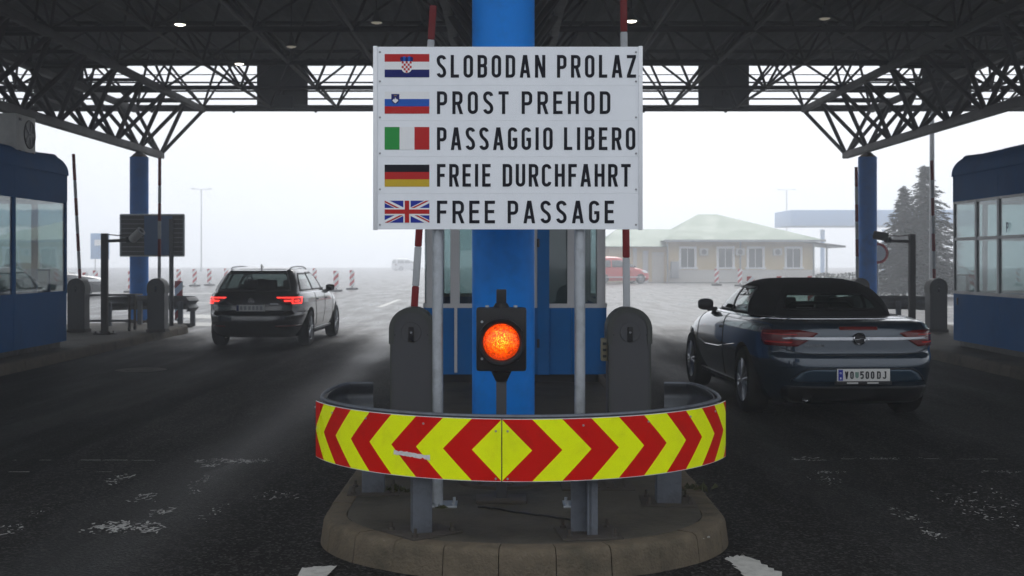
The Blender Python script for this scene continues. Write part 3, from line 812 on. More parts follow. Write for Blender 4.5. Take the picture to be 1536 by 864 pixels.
# visor: a short hood above the lens
rings = []
for y_ in (-.058, -.12, -.135):
    rings.append([(.142 * math.cos(a), y_, lc + .142 * math.sin(a)) for a in np.linspace(R(30), R(150), 16)] + [(.136 * math.cos(a), y_, lc + .136 * math.sin(a)) for a in np.linspace(R(150), R(30), 16)])
MB().loft(rings, caps=True).build('visor', M['black'], hous)
for (u, v) in ((-.115, .12), (-.115, -.10)):
    MB().lathe([(.0005, -.060), (.008, -.060), (.008, -.050)], c=(u, 0, lc + v), axis='Y', n=12).build('screw', M['galv'], hous)
mb = MB().box((0, .01, tz(448)), (.060, .05, tz(434) - tz(462)), bev=.006)
mb.cyl((0, .01, tz(463)), (0, .01, tz(455)), .055, .036, n=20)
mb.build('top_bracket', M['black'], tl)
for u in (-.085, .085, -.03, .03):
    MB().cyl((u, .0, hz1 - .002), (u, .0, hz1 + .012), .012, n=8).build('bolt', M['galv'], tl)
MB().cyl((0, .01, tz(557)), (0, .01, tz(572)), .062, .034, n=20).build('bottom_bracket', M['black'], tl)
MB().box((.075, -.0575, hc - .125), (.06, .003, .006)).build('maker_mark', M['cab'], hous)

# ---- curved guard rail round the island nose, with chevron sheets
BX = .10
rail = thing('guard_rail', 'curved steel guard rail with red and yellow chevrons round the island nose', 'guard rail', (BX, 0, ISL))
def rail_half(off=0.0):
    ctrl = []
    # front arc
    for a in np.linspace(0, R(66), 30):
        ctrl.append((1.27 * math.sin(a), 7.30 - 1.27 * math.cos(a)))
    tailp = bez(ctrl[-1], (ctrl[-1][0] + .075, ctrl[-1][1] + .165), (1.24, 7.68), (1.10, 7.72), 20)[1:] + [(1.02, 7.735), (.95, 7.745)]
    pts = [Vector(p) for p in ctrl + tailp]
    out = []
    for i, p in enumerate(pts):
        d = (pts[min(i + 1, len(pts) - 1)] - pts[max(i - 1, 0)]).normalized()
        out.append(p + Vector((d.y, -d.x)) * off)
    return out
zr0, zr1 = .33, .652
wprof = []
for k in range(25):    # corrugated section: outward bulge as a function of height
    u = k / 24
    wprof.append((zr0 + (zr1 - zr0) * u, .028 * (-math.cos(u * 4 * PI)) - .030))
full = []
hl_ = [(p, 1) for p in rail_half(0)]
path = [Vector((-p.x, p.y)) for p, _ in reversed(hl_[1:])] + [p for p, _ in hl_]
def path_frames(pts):
    fr = []
    for i, p in enumerate(pts):
        d = (pts[min(i + 1, len(pts) - 1)] - pts[max(i - 1, 0)]).normalized()
        fr.append((p, Vector((d.y, -d.x))))
    return fr
rings = []
for p, n in path_frames(path):
    outer = [(p.x + n.x * (b - .004), p.y + n.y * (b - .004), z) for z, b in wprof]
    inner = [(p.x + n.x * (b - .010), p.y + n.y * (b - .010), z) for z, b in reversed(wprof)]
    # rolled top edge
    rings.append(outer + inner)
mb = MB(); mb.loft(rings, caps=True)
mb.build('beam', M['rail'], rail, sharp=60)
mb = MB(); mb.tube([(p.x - n.x * .034, p.y - n.y * .034, zr1 - .003) for p, n in path_frames(path)], .011, n=8)
mb.build('rolled_edge', M['post'], rail)
# chevron sheets: two bent plates that meet in the middle
ch = rail_half(.006); cum = [0]
for a, b in zip(ch, ch[1:]): cum.append(cum[-1] + (b - a).length)
def ch_at(u):
    if u < 0:
        p, n = ch_at(-u); return Vector((-p.x, p.y)), Vector((-n.x, n.y))
    u = min(cum[-1], u); i = min(len(ch) - 2, max(0, int(np.searchsorted(cum, u)) - 1))
    f_ = (u - cum[i]) / max(1e-9, cum[i + 1] - cum[i]); p = ch[i].lerp(ch[i + 1], f_); d = (ch[i + 1] - ch[i]).normalized()
    return p, Vector((d.y, -d.x))
STEP = .1545; UOFF = -.108; zc0, zc1 = zr0 - .004, zr1 - .012
def chs(side, u):
    p, n = ch_at(UOFF + side * u); return p, n
for side in (-1, 1):
    UEND = 1.50 - side * UOFF
    mb = MB(); NR = 16
    for k in range(0, 12):
        for j in range(2 * NR):
            t0, t1 = j / NR - 1, (j + 1) / NR - 1
            def bnd(kk, t): return min(UEND, max(.003, kk * STEP - STEP * abs(t)))
            a0, a1, b0, b1 = bnd(k, t0), bnd(k + 1, t0), bnd(k, t1), bnd(k + 1, t1)
            if a1 - a0 < 1e-6 and b1 - b0 < 1e-6: continue
            NS = 4
            vv = []
            for (lo_, hi_, t) in ((a0, a1, t0), (b0, b1, t1)):
                for q in range(NS + 1):
                    p, n = chs(side, lo_ + (hi_ - lo_) * q / NS)
                    vv.append((p.x, p.y, (zc0 + zc1) / 2 + t * (zc1 - zc0) / 2))
            fs = [(q, q + 1, NS + 2 + q, NS + 1 + q) if side > 0 else (q + 1, q, NS + 1 + q, NS + 2 + q) for q in range(NS)]
            mb.add(vv, fs, k % 2, True)
    # plate body behind the print
    rings = []
    for u in np.linspace(.003, UEND, 50):
        p, n = chs(side, u)
        rings.append([((p.x - n.x * q), p.y - n.y * q, z) for q, z in ((.0006, zc0 - .003), (.0006, zc1 + .003), (.005, zc1 + .003), (.005, zc0 - .003))])
    sh = MB(); sh.loft(rings, caps=True, smooth=False)
    backo = sh.build('chevron_plate', M['alu_edge'], rail)
    mb.build('chevron_print', [M['fl_yellow'], M['fl_red']], backo, sharp=None)
    for u in (.03, .42, .80, 1.12, 1.40):
        for z in ((zc1 - .035) if u > .1 else zc1 - .06, (zc0 + .012) if u < .1 else None):
            if z is None: continue
            p, n = chs(side, u)
            q = Vector((p.x, p.y, z)); nn = Vector((n.x, n.y, 0))
            MB().cyl(q - nn * .002, q + nn * .005, .007, .005, n=8).build('rivet', M['galv'], backo)
# strip of worn tape on the left half
mb = MB(); rg = np.random.default_rng(3); top = []; bot = []
for q, u in enumerate(np.linspace(.49, .71, 22)):
    p, n = ch_at(u); zt_ = .455 + .0 * q
    zt_ = .430 + (u - .49) * .06
    top.append((-p.x - n.x * .0, p.y - .0016, zt_ + .013 + rg.normal(0, .0016))); bot.append((-p.x, p.y - .0016, zt_ - .010 + rg.normal(0, .002)))
for q in range(21): mb.add([bot[q], bot[q + 1], top[q + 1], top[q]], [(0, 1, 2, 3)], 0, True)
mb.build('tape_strip', M['tape'], rail, sharp=None)['label'] = 'frayed strip of grey tape'
# posts on plates with anchor bolts
for (px, py, wd, op) in ((631, 803, .105, 0), (884, 806, .105, 1), (559, 741, .14, 0), (1004, 757, .145, 0)):
    Y = 1780 * (CAM_H - ISL) / (py - 390); x = (px - 755) / 1780 * Y - BX
    Y += .05
    rzp = {631: R(40), 884: R(24), 559: R(4), 1004: R(-2)}[px]
    mb = MB()
    if op:   # open channel section: web on the right, flange to the front-left
        mb.box((0, 0, .205), (.010, .10, .41)); mb.box((-.045, .045, .205), (.085, .008, .41)); mb.box((.012, -.045, .205), (.055, .010, .41))
        rzp = R(6)
    else:
        mb.box((0, 0, .205), (wd, wd * .9, .41), bev=.008)
    mb.build('post', M['post'], rail, loc=(x, Y, 0), rot=(0, 0, R(12) if px == 631 else rzp if px != 884 else R(6)))
    pl = MB().box((0, 0, .006), (.32, .30, .012), bev=.002).build('base_plate', M['rust'], rail, loc=(x, Y + .02, 0), rot=(0, 0, rzp))
    for ex in (-.12, .12):
        for ey in (-.11, .11):
            MB().cyl((ex, ey, .01), (ex, ey, .055), .009, n=6).cyl((ex, ey, .01), (ex, ey, .026), .018, n=6).build('anchor_bolt', M['rust'], pl)
    # bracket between post and beam
    MB().box((0, -.05, .36), (.07, .09, .06), bev=.004).build('bracket', M['post'], rail, loc=(x, Y, 0))

# ---- small things on the island floor
mb = MB(); mb.box((0, 0, .011), (.46, .34, .02), bev=.003)
for k in range(7): mb.box((-.18 + k * .06, 0, .022), (.018, .28, .006))
o = mb.build('drain_cover', M['rust'], loc=(.60, 7.62, ISL - .008)); tag(o, 'dark rusty metal cover let into the island behind the right sign post', 'drain cover')
pts = [Vector((-.15, 6.95, ISL + .006)), Vector((-.05, 6.9, ISL + .006)), Vector((.1, 6.78, ISL + .006)), Vector((.25, 6.70, ISL + .006)), Vector((.38, 6.60, ISL + .006)), Vector((.5, 6.42, ISL + .006))]
sm = []
for i in range(len(pts) - 1):
    for k in range(5): sm.append(pts[i].lerp(pts[i + 1], k / 5) + Vector((0, .008 * math.sin(i + k), 0)))
o = MB().tube(sm, .006, n=6).build('cable', M['black']); tag(o, 'thin black cable lying on the island from the traffic light foot', 'cable')
for i, (px, py) in enumerate(((600, 738), (640, 762), (1046, 735))):
    Y = 1780 * 1.455 / (py - 390); c = P(px, py, Y); mb = MB(); rg = np.random.default_rng(20 + i)
    for k in range(26):
        a = rg.uniform(0, 2 * PI); h = rg.uniform(.015, .06); l = rg.uniform(.02, .09); b0 = Vector((rg.normal(0, .04), rg.normal(0, .03), 0))
        d = Vector((math.cos(a), math.sin(a), 0)); s_ = Vector((-d.y, d.x, 0)) * .004
        mb.add([b0 - s_, b0 + s_, b0 + d * l * .6 + Vector((0, 0, h)), b0 + d * l + Vector((0, 0, h * .4))], [(0, 1, 2), (0, 2, 3)])
    o = mb.build('dead_weeds', M['weed'], loc=(c.x, c.y, ISL - .006), sharp=None)
    tag(o, ['tuft of dead weeds behind the left front rail post', 'tiny tuft of dead weeds by the left sign post foot', 'tuft of weeds at the right kerb beside the rear rail post'][i], 'weeds', 'weeds on the island')
mb = MB(); rg = np.random.default_rng(9)
for k in range(240):
    x, y = rg.uniform(-.9, 1.1), rg.uniform(6.15, 8.5)
    if abs(x - .1) > .98: continue
    s_ = rg.uniform(.002, .007)
    mb.box((x, y, ISL - .008 + s_ * .4), (s_ * 2, s_ * 1.6, s_), (0, 0, rg.uniform(0, 3)))
o = mb.build('grit', M['stone_pebble'], sharp=None); tag(o, 'loose grit and small stones scattered on the island', 'grit', kind='stuff')

# ---- barrier cabinets with raised booms
def barrier(label, x, y, z0, boom_len, lean, stripes, meter=False, w=.33, group='lifting barriers', bw=.06, back=0.0):
    t = thing('lifting_barrier', label, 'barrier', (x, y, z0), group=group)
    H = 1.07; r_ = w / 2; d = .30
    # body: straight sides with a half-round head
    poly = [(-r_, 0.06), (r_, 0.06)] + [(r_ * math.cos(a), H - r_ + r_ * math.sin(a)) for a in np.linspace(0, PI, 21)]
    n = len(poly); mb = MB()
    fr = [(p[0], -d / 2, p[1]) for p in poly]; bk = [(p[0], d / 2, p[1]) for p in poly]
    mb.add(fr + bk, [(i, (i + 1) % n, n + (i + 1) % n, n + i) for i in range(n)], 0, True)
    mb.add(fr, [tuple(range(n))]); mb.add(bk, [tuple(reversed(range(n)))])
    body = mb.build('cabinet', M['cab'], t, sharp=35)
    # rim round the head
    rings = []
    for a in list(np.linspace(-.28, PI + .28, 30)):
        c = (r_ * math.cos(min(max(a, 0), PI)), H - r_ + r_ * math.sin(min(max(a, 0), PI)) + (min(a, 0) + min(PI - a, 0)) * .4)
        o_ = ((r_ + .012) * math.cos(min(max(a, 0), PI)), H - r_ + (r_ + .012) * math.sin(min(max(a, 0), PI)) + (min(a, 0) + min(PI - a, 0)) * .4)
        i_ = ((r_ - .028) * math.cos(min(max(a, 0), PI)), H - r_ + (r_ - .028) * math.sin(min(max(a, 0), PI)) + (min(a, 0) + min(PI - a, 0)) * .4)
        rings.append([(i_[0], -d / 2 - .008, i_[1]), (o_[0], -d / 2 - .008, o_[1]), (o_[0], d / 2 + .008, o_[1]), (c[0] * .9, d / 2 + .008, c[1] * .98)])
    MB().loft(rings, caps=True, smooth=False).build('hood_rim', M['cab_cap'], t)
    disc = MB().lathe([(.0005, -d / 2 - .008), (.078, -d / 2 - .008), (.080, -d / 2 - .004), (.080, -d / 2 + .004)], c=(0, 0, H - r_ - .02), axis='Y', n=32).build('lock_disc', M['cab'], t)
    MB().box((0, -d / 2 - .012, H - r_ - .035), (.044, .012, .115), bev=.004).build('lock_plate', M['black'], disc)
    MB().lathe([(.0005, -d / 2 - .022), (.009, -d / 2 - .022), (.010, -d / 2 - .016)], c=(0, 0, H - r_ - .02), axis='Y', n=12).build('lock_knob', M['chrome'], disc)
    for s_ in (-1, 1):
        MB().lathe([(.0005, -d / 2 - .005), (.006, -d / 2 - .005), (.006, -d / 2)], c=(s_ * (r_ - .035), 0, H - r_ - .04), axis='Y', n=8).build('screw', M['black'], t)
        MB().box((s_ * (r_ - .004), -d / 2 - .003, .45), (.012, .006, .72)).build('corner_strip', M['cab_cap'], t)
    MB().box((0, 0, .03), (w + .05, d + .04, .06), bev=.006).build('plinth', M['rust'], t)
    # boom: coloured sections one after another
    bx0 = (0.0, d * .30 + back, H - .10); L_ = boom_len
    prev = 0.0
    boom = None
    for (e, c) in stripes + [(L_, 'b_red')]:
        e = min(e, L_)
        if e <= prev: continue
        a = Vector((bx0[0] + prev * math.sin(lean), bx0[1], bx0[2] + prev * math.cos(lean)))
        o = MB().box((0, 0, (e - prev) / 2), (bw, .034, e - prev), bev=.012).build('boom_section', M[c], t, loc=a, rot=(0, lean, 0))
        prev = e
    if meter:
        m_ = MB().box((-r_ - .03, -.02, H - .33), (.05, .11, .18), bev=.008).build('meter_box', mat('meter_cream', (.22, .20, .13), .5), t)
        for k in range(3): MB().box((-r_ - .03, -.078, H - .28 - k * .05), (.03, .006, .02)).build('slot', M['black'], m_)
    return t
CB = 9.55; k_ = CB / 1780
def hz_(py): return CAM_H - (py - 390) * k_ - ISL - .97      # length along the boom for a pixel row
st_l = [(hz_(428), 'b_red'), (hz_(368), 'b_white'), (hz_(310), 'b_red'), (hz_(250), 'b_white'), (hz_(190), 'b_red'), (hz_(122), 'b_white'), (hz_(54) + .0, 'b_white')]
barrier('grey barrier cabinet left of the blue column, its red and white boom leaning right', (619 - 755) * k_, CB, ISL - .008, hz_(2), R(3.6), st_l, bw=.058)
st_r = [(hz_(385), 'b_white'), (hz_(330), 'b_red'), (hz_(262), 'b_white'), (hz_(205), 'b_red'), (hz_(140), 'b_white'), (hz_(100), 'b_red'), (hz_(43), 'b_white')]
barrier('grey barrier cabinet right of the blue column with a cream meter box on its side', (942 - 755) * k_, CB, ISL - .008, hz_(-60), R(-0.6), st_r, meter=True, bw=.058)

# ================================================================== BOOTHS
class RoundRect:
    def __init__(self, W, L, r):
        self.W, self.L, self.r = W, L, r
        h, l = W / 2 - r, L / 2 - r
        self.segs = []      # (length, fn)
        q = PI * r / 2
        def straight(a, b, n): return lambda f: (Vector(a).lerp(Vector(b), f), Vector(n))
        def corner(c, a0): 
            def fn(f):
                a = a0 + f * PI / 2
                return Vector((c[0] + r * math.cos(a), c[1] + r * math.sin(a))), Vector((math.cos(a), math.sin(a)))
            return fn
        self.E0 = 0.0
        self.segs = [(2 * l, straight((W / 2, -l), (W / 2, l), (1, 0))), (q, corner((h, l), 0)),
                     (2 * h, straight((h, L / 2), (-h, L / 2), (0, 1))), (q, corner((-h, l), PI / 2)),
                     (2 * l, straight((-W / 2, l), (-W / 2, -l), (-1, 0))), (q, corner((-h, -l), PI)),
                     (2 * h, straight((-h, -L / 2), (h, -L / 2), (0, -1))), (q, corner((h, -l), 3 * PI / 2))]
        self.tot = sum(s for s, _ in self.segs)
        self.start = [0]
        for s_, _ in self.segs: self.start.append(self.start[-1] + s_)
    def at(self, s):
        s = s % self.tot
        for (ln, fn), st in zip(self.segs, self.start):
            if s <= st + ln + 1e-9: return fn((s - st) / ln)
        return self.segs[-1][1](1.0)
    def sE(self, y): return self.start[0] + (y + self.L / 2 - self.r)
    def sN(self, x): return self.start[2] + (self.W / 2 - self.r - x)
    def sW(self, y): return self.start[4] + (self.L / 2 - self.r - y)
    def sS(self, x): return self.start[6] + (x + self.W / 2 - self.r)
    def knots(self, a, b):
        if b < a: b += self.tot
        ks = [a]
        for off in (0, self.tot):
            for i in (1, 3, 5, 7):
                st = self.start[i] + off; ln = self.segs[i][0]
                for f in np.linspace(0, 1, 7):
                    if a + 1e-4 < st + f * ln < b - 1e-4: ks.append(st + f * ln)
        return sorted(ks) + [b]
    def piece(self, a, b, z0, z1, t_out, t_in):
        rings = []
        for s in self.knots(a, b):
            p, n = self.at(s)
            rings.append([(p.x + n.x * q, p.y + n.y * q, z) for q, z in ((t_in, z0), (t_out, z0), (t_out, z1), (t_in, z1))])
        return MB().loft(rings, caps=True, smooth=False)

def booth(label, x, y, W, L, posts, frame, base_seams, z0=.10, sill=.885, head=2.43, top=2.86, r=.14, transom=None, group=None, post_w=.06, lights=False):
    """posts: list of perimeter positions (functions of the outline) where window posts stand"""
    t = thing('inspection_booth', label, 'booth', (x, y, ISL), group=group)
    O = RoundRect(W, L, r)
    ps = sorted(p(O) % O.tot for p in posts)
    bs = sorted(p(O) % O.tot for p in base_seams)
    for a, b in zip(bs, bs[1:] + [bs[0] + O.tot]):
        O.piece(a + .003, b - .003, z0, sill, 0.0, -.04).build('base_panel', M['booth'], t, sharp=30)
        O.piece(a + .003, b - .003, head, top, 0.012, -.04).build('fascia_panel', M['booth'], t, sharp=30)
    for a, b in zip(ps, ps[1:] + [ps[0] + O.tot]):
        w_ = O.piece(a + post_w / 2, b - post_w / 2, sill + .05, head - .04, -.012, -.020).build('window_pane', M['glass'], t, sharp=30)
        O.piece(a + post_w / 2, b - post_w / 2, sill, sill + .05, .006, -.035).build('sill_bar', frame, w_, sharp=30)
        O.piece(a + post_w / 2, b - post_w / 2, head - .04, head, .004, -.035).build('head_bar', frame, w_, sharp=30)
        if transom:
            O.piece(a + post_w / 2, b - post_w / 2, transom - .025, transom + .025, .004, -.035).build('transom', frame, w_, sharp=30)
    for a in ps:
        O.piece(a - post_w / 2, a + post_w / 2, sill, head, .008, -.045).build('window_post', frame, t, sharp=30)
    # skirt, floor, ceiling, roof
    O.piece(0, O.tot, 0.0, z0, -.10, -.16).build('skirt', M['black'], t)
    pts = [O.at(s)[0] for s in O.knots(0, O.tot)[:-1]]
    MB().prism([(p.x * .96, p.y * .98) for p in pts], z0, z0 + .04).build('floor_plate', M['interior'], t)
    MB().prism([(p.x * .96, p.y * .98) for p in pts], head + .02, head + .05).build('ceiling_plate', M['interior'], t)
    rings = []
    R_ = .34
    for k in range(9):
        a = k / 8 * PI / 2
        ins = -.035 + R_ * (1 - math.cos(a)); z = top + .02 + R_ * math.sin(a) * .95
        rings.append([((p.x - n.x * ins), (p.y - n.y * ins), z) for p, n in (O.at(s) for s in O.knots(0, O.tot)[:-1])])
    mb = MB(); mb.loft([[(p[0], p[1], top) for p in rings[0]]] + rings, smooth=True)
    n = len(rings[-1]); c = (0, 0, rings[-1][0][2] + .04)
    mb.add(rings[-1] + [c], [(i, (i + 1) % n, n) for i in range(n)], 0, True)
    mb.build('roof', M['booth'], t, sharp=50)
    # furniture inside: desk, cupboard, screen
    MB().box((0, -L * .12, .72 + z0), (W * .55, L * .4, .04)).box((0, -L * .12, .36 + z0), (W * .4, L * .32, .7)).build('desk', M['interior'], t)
    MB().box((-.1, L * .05, .98 + z0), (.45, .05, .32), bev=.01).box((-.1, L * .05 + .02, .79 + z0), (.08, .06, .14)).build('monitor', M['black'], t)
    MB().box((W * .22, -L * .36, 1.05 + z0), (.5, .42, 1.85), bev=.01).build('cupboard', M['blind'], t)
    return t, O

# left booth (its lane side faces +x)
bl, O = booth('dark blue inspection booth with an air conditioner on its roof, left edge', -8.42, 17.75, 2.24, 4.4,
      [lambda o: o.sE(-2.1), lambda o: o.sE(-.05), lambda o: o.sE(2.07), lambda o: o.sN(.55), lambda o: o.sN(-.55), lambda o: o.sW(2.07), lambda o: o.sW(0), lambda o: o.sW(-2.1), lambda o: o.sS(0)],
      M['booth'], [lambda o: o.sE(-.05), lambda o: o.sE(2.05), lambda o: o.sN(0), lambda o: o.sW(0), lambda o: o.sW(-2.05), lambda o: o.sS(0)], post_w=.10)
mb = MB()
y0, y1 = .85, 1.40
mb.box((1.085, (y0 + y1) / 2, .94), (.03, y1 - y0, .03)).box((1.085, (y0 + y1) / 2, 1.29), (.03, y1 - y0, .03)).box((1.085, y0, 1.115), (.03, .03, .36)).box((1.085, y1, 1.115), (.03, .03, .36))
mb.build('hatch_frame', M['booth'], bl)
# air conditioner on its roof
ac = thing('air_conditioner', 'pale outdoor air conditioning unit on the left booth roof', 'air conditioner', (-7.55, 18.36, ISL + 3.10))
MB().box((0, 0, .30), (.34, .74, .56), bev=.02).build('casing', M['acwhite'], ac)
MB().box((0, 0, .01), (.36, .12, .02)).box((0, -.25, .0), (.36, .05, .06)).box((0, .25, 0), (.36, .05, .06)).build('feet', M['rust'], ac)
MB().lathe([(.0005, .176), (.05, .178), (.20, .174), (.215, .185), (.225, .172)], c=(0, .12, .30), axis='X', n=32).build('fan_guard', M['black'], ac)
mb = MB()
for k in range(5):
    a = k * 2 * PI / 5
    mb.box((.182, .12 + .1 * math.cos(a), .30 + .1 * math.sin(a)), (.006, .17, .05), (a, 0, 0))
mb.build('fan_blade', M['cab'], ac)
o = MB().box((0, 0, 0), (.004, .10, .04)).build('badge', M['cab'], ac, loc=(.172, -.24, .50))

# right booth (its lane side faces -x)
br, O = booth('dark blue inspection booth with grey window frames at the right edge', 8.74, 17.95, 2.24, 4.5,
      [lambda o: o.sW(2.13), lambda o: o.sW(1.18), lambda o: o.sW(.32), lambda o: o.sW(-2.1), lambda o: o.sN(.55), lambda o: o.sN(-.55), lambda o: o.sE(2.1), lambda o: o.sE(0), lambda o: o.sE(-2.1), lambda o: o.sS(0)],
      M['frame'], [lambda o: o.sW(.32), lambda o: o.sW(-2.1), lambda o: o.sN(0), lambda o: o.sE(2.1), lambda o: o.sE(0), lambda o: o.sS(0)], post_w=.075, transom=1.80)
mb = MB(); mb.box((-1.085, 1.67, 1.20), (.03, .86, .03)).box((-1.085, 1.60, 1.06), (.03, .14, .26)); mb.build('sliding_window_bar', M['frame'], br)
MB().box((-1.128, 1.95, .76), (.014, .04, .12), bev=.004).build('lock', M['black'], br)
mb = MB()
q = word_quads('P', 0, .085, 0, .15, t=.17)
for f_ in q: mb.add([(-1.126 - p[2] * .0003, .02 - p[0], 1.87 + p[1]) for p in f_], [(0, 1, 2, 3)])
mb.build('lettering', M['f_navy'], br, weld=False, sharp=None)
MB().box((-.3, .2, 3.24), (.5, 2.6, .08), bev=.02).build('roof_cover', M['booth'], br)
MB().box((-.6, 1.2, 3.16), (.3, .7, .05), bev=.015).build('roof_hatch', M['booth'], br)

# central booth, front faces the camera (-y)
bc, O = booth('bright blue inspection booth on the middle island behind the column', .14, 16.2, 2.18, 4.4,
      [lambda o: o.sS(-1.0), lambda o: o.sS(-.71), lambda o: o.sS(.28), lambda o: o.sS(.67), lambda o: o.sS(1.02), lambda o: o.sE(-1.0), lambda o: o.sE(.6), lambda o: o.sE(2.0), lambda o: o.sN(0), lambda o: o.sW(2.0), lambda o: o.sW(.6), lambda o: o.sW(-1.0)],
      M['frame_w'], [lambda o: o.sS(-.71), lambda o: o.sS(.28), lambda o: o.sS(.67), lambda o: o.sE(0), lambda o: o.sN(0), lambda o: o.sW(0)], post_w=.11)
MB().box((.33, -2.225, 1.4), (.14, .05, 2.6), bev=.008).build('door_post', M['booth'], bc)
for z in (.42, 1.6): MB().cyl((.27, -2.25, z), (.27, -2.25, z + .1), .016, n=10).build('hinge', M['black'], bc)
MB().box((-.70, -2.21, .55), (.035, .03, .85)).build('conduit', M['frame_w'], bc)
MB().box((.85, -1.6, 1.6), (.02, 1.0, 1.3)).build('blind', M['blind'], bc)

# ================================================================== CANOPY ROOF
MOD = 1.7
zL, zU = 5.50, 6.62
YE = 30.25
roof = thing('canopy_roof', 'dark steel space-frame canopy roof spanning all the lanes', 'canopy', (0, 0, 0))
NX = 10
xs = [(k + .5) * MOD for k in range(-NX, NX)]
ys = [YE - MOD * 2 * k for k in range(0, 8)]       # lower chord lines, far to near (3.4 m bays)
Y_NEAR = ys[-1]
S = M['roof_steel']
for y in ys:
    bar('cross_chord', (xs[0], y, zL), (xs[-1], y, zL), .05 if y != YE else .055, S, roof)
for x in xs:
    if abs(abs(x) - 8.5) < 1 or abs(x) < 1: continue
    bar('long_chord', (x, Y_NEAR, zL), (x, YE, zL), .035, S, roof)
for y in [YE - MOD - 2 * MOD * k for k in range(0, 7)]:
    bar('top_cross_chord', (xs[0], y, zU), (xs[-1], y, zU), .045, S, roof)
for k in range(-NX + 1, NX):
    bar('top_long_chord', (k * MOD, Y_NEAR, zU + .01), (k * MOD, YE - .3, zU + .01), .035, S, roof)
# web: from each lower node up to the four upper nodes round it
dg = []
for j, y in enumerate(ys):
    for i, x in enumerate(xs):
        for sx_ in (-.5, .5):
            for sy_ in (-MOD, MOD):
                y2 = y + sy_
                if y2 > YE or y2 < Y_NEAR: continue
                if abs(x + sx_ * MOD) > (NX - .9) * MOD: continue
                dg.append(((x, y, zL), (x + sx_ * MOD, y2, zU)))
# the end lattice under the far edge
for i, x in enumerate(xs):
    for sx_ in (-.5, .5):
        if abs(x + sx_ * MOD) > (NX - .9) * MOD: continue
        dg.append(((x, YE, zL), (x + sx_ * MOD, YE - .25, zU)))
dg.sort(key=lambda d: -(d[0][1] + d[1][1]) + abs(d[0][0]) * .3)
for d in dg[:290]:
    bar('web_strut', d[0], d[1], .030, S, roof, n=6)
mb = MB()
for d in dg[290:]: mb.cyl(d[0], d[1], .030, n=6)
o = mb.build('web_strut_rest', S, roof, sharp=None); o['kind'] = 'stuff'
# roof sheets with ribs, one per bay; unseen outer bays added to block side light
for k in range(-19, 19):
    x0 = k * MOD + .006; x1 = (k + 1) * MOD - .006
    mb = MB(); nseg = 12; prof = []
    for q in range(nseg + 1):
        prof.append((x0 + (x1 - x0) * q / nseg, zU + .10 + (.035 if q % 2 else 0)))
    mb.loft([[(x, yy, z) for x, z in prof] + [(x1, yy, zU + .22), (x0, yy, zU + .22)] for yy in (Y_NEAR - .5, YE + .1)], caps=True, smooth=False)
    mb.build('roof_sheet', M['roof_deck'], roof, sharp=None)
# far edge: bottom beam, rails, solid panels
xe = 19 * MOD  # edge parts run on along the added outer bays
MB().box((0, YE + .12, zL - .02), (2 * xe, .12, .15), bev=.01).build('edge_beam', S, roof)
MB().box((0, YE + .17, zU + .10), (2 * xe, .10, .28), bev=.01).build('edge_beam', S, roof)
for z, th in ((5.72, .045), (5.92, .045), (6.14, .04), (6.34, .02)):
    MB().box((0, YE + .10, z), (2 * xe, .03, th)).build('edge_rail', S, roof)
for x in np.arange(-15.3, 15.4, 1.28 * 1.64):
    MB().box((x, YE + .14, zL - .10), (.06, .06, .05)).build('drip_stub', S, roof)
for (a, b) in ((386, 462), (1047, 1123), (52, 126), (1382, 1456)):
    x0, x1 = (a - 755) / 1780 * (YE + .1), (b - 755) / 1780 * (YE + .1)
    pn = MB().box(((x0 + x1) / 2, YE + .06, (zL + zU) / 2 + .03), (x1 - x0, .05, zU - zL + .02), bev=.006).build('lane_panel', M['panel'], roof)
# a lane signal hangs behind the left panel cut-out (seen as a small bright slot round a dark box)
for sgn in (-1, 1):
    ls = thing('lane_signal', 'dark lane signal box under the %s solid roof panel' % ('left' if sgn < 0 else 'right'), 'lane signal', (sgn * 5.56, YE - .18, 5.42), group='lane signals under the roof edge')
    MB().box((0, 0, .18), (.46, .16, .32), bev=.02).build('housing', M['panel'], ls)
    MB().cyl((0, 0, .33), (0, 0, .5), .03, n=8).build('hanger', S, ls)

# ---- V-shaped lattice girders along the lanes
for gx, lab in ((-8.5, 'dark triangular lattice girder over the left column'), (8.5, 'dark triangular lattice girder over the right column'), (0.0, 'dark triangular lattice girder above the middle column')):
    t = thing('lattice_girder', lab, 'girder', (gx, 0, 0), group=None)
    y_end = 29.4 if gx else 29.4
    y_start = 6.6
    zb_ = 4.20
    MB().box((0, (y_start + y_end) / 2, zb_), (.17, y_end - y_start + .2, .17), bev=.03).build('bottom_chord', S, t)
    for sxx in (-.85, .85):
        MB().box((sxx, (y_start + 30.2) / 2, 5.42), (.14, 30.2 - y_start, .14), bev=.02).build('top_chord', S, t)
    yb = y_end
    while yb > y_start + .5:
        for sxx in (-.85, .85):
            for dy in (-.85, .85):
                if yb + dy > 30.3 or yb + dy < y_start: continue
                bar('diagonal', (0, yb, zb_), (sxx, yb + dy, 5.42), .048, S, t)
        bar('tie', (-.85, yb - .85, 5.42), (.85, yb - .85, 5.42), .035, S, t)
        yb -= 1.7

column('column', 'dark blue column under the left lattice girder', -8.5, 27.7, ISL, 4.0, .213)
column('column', 'dark blue column under the right lattice girder', 8.5, 27.7, ISL, 4.0, .213)

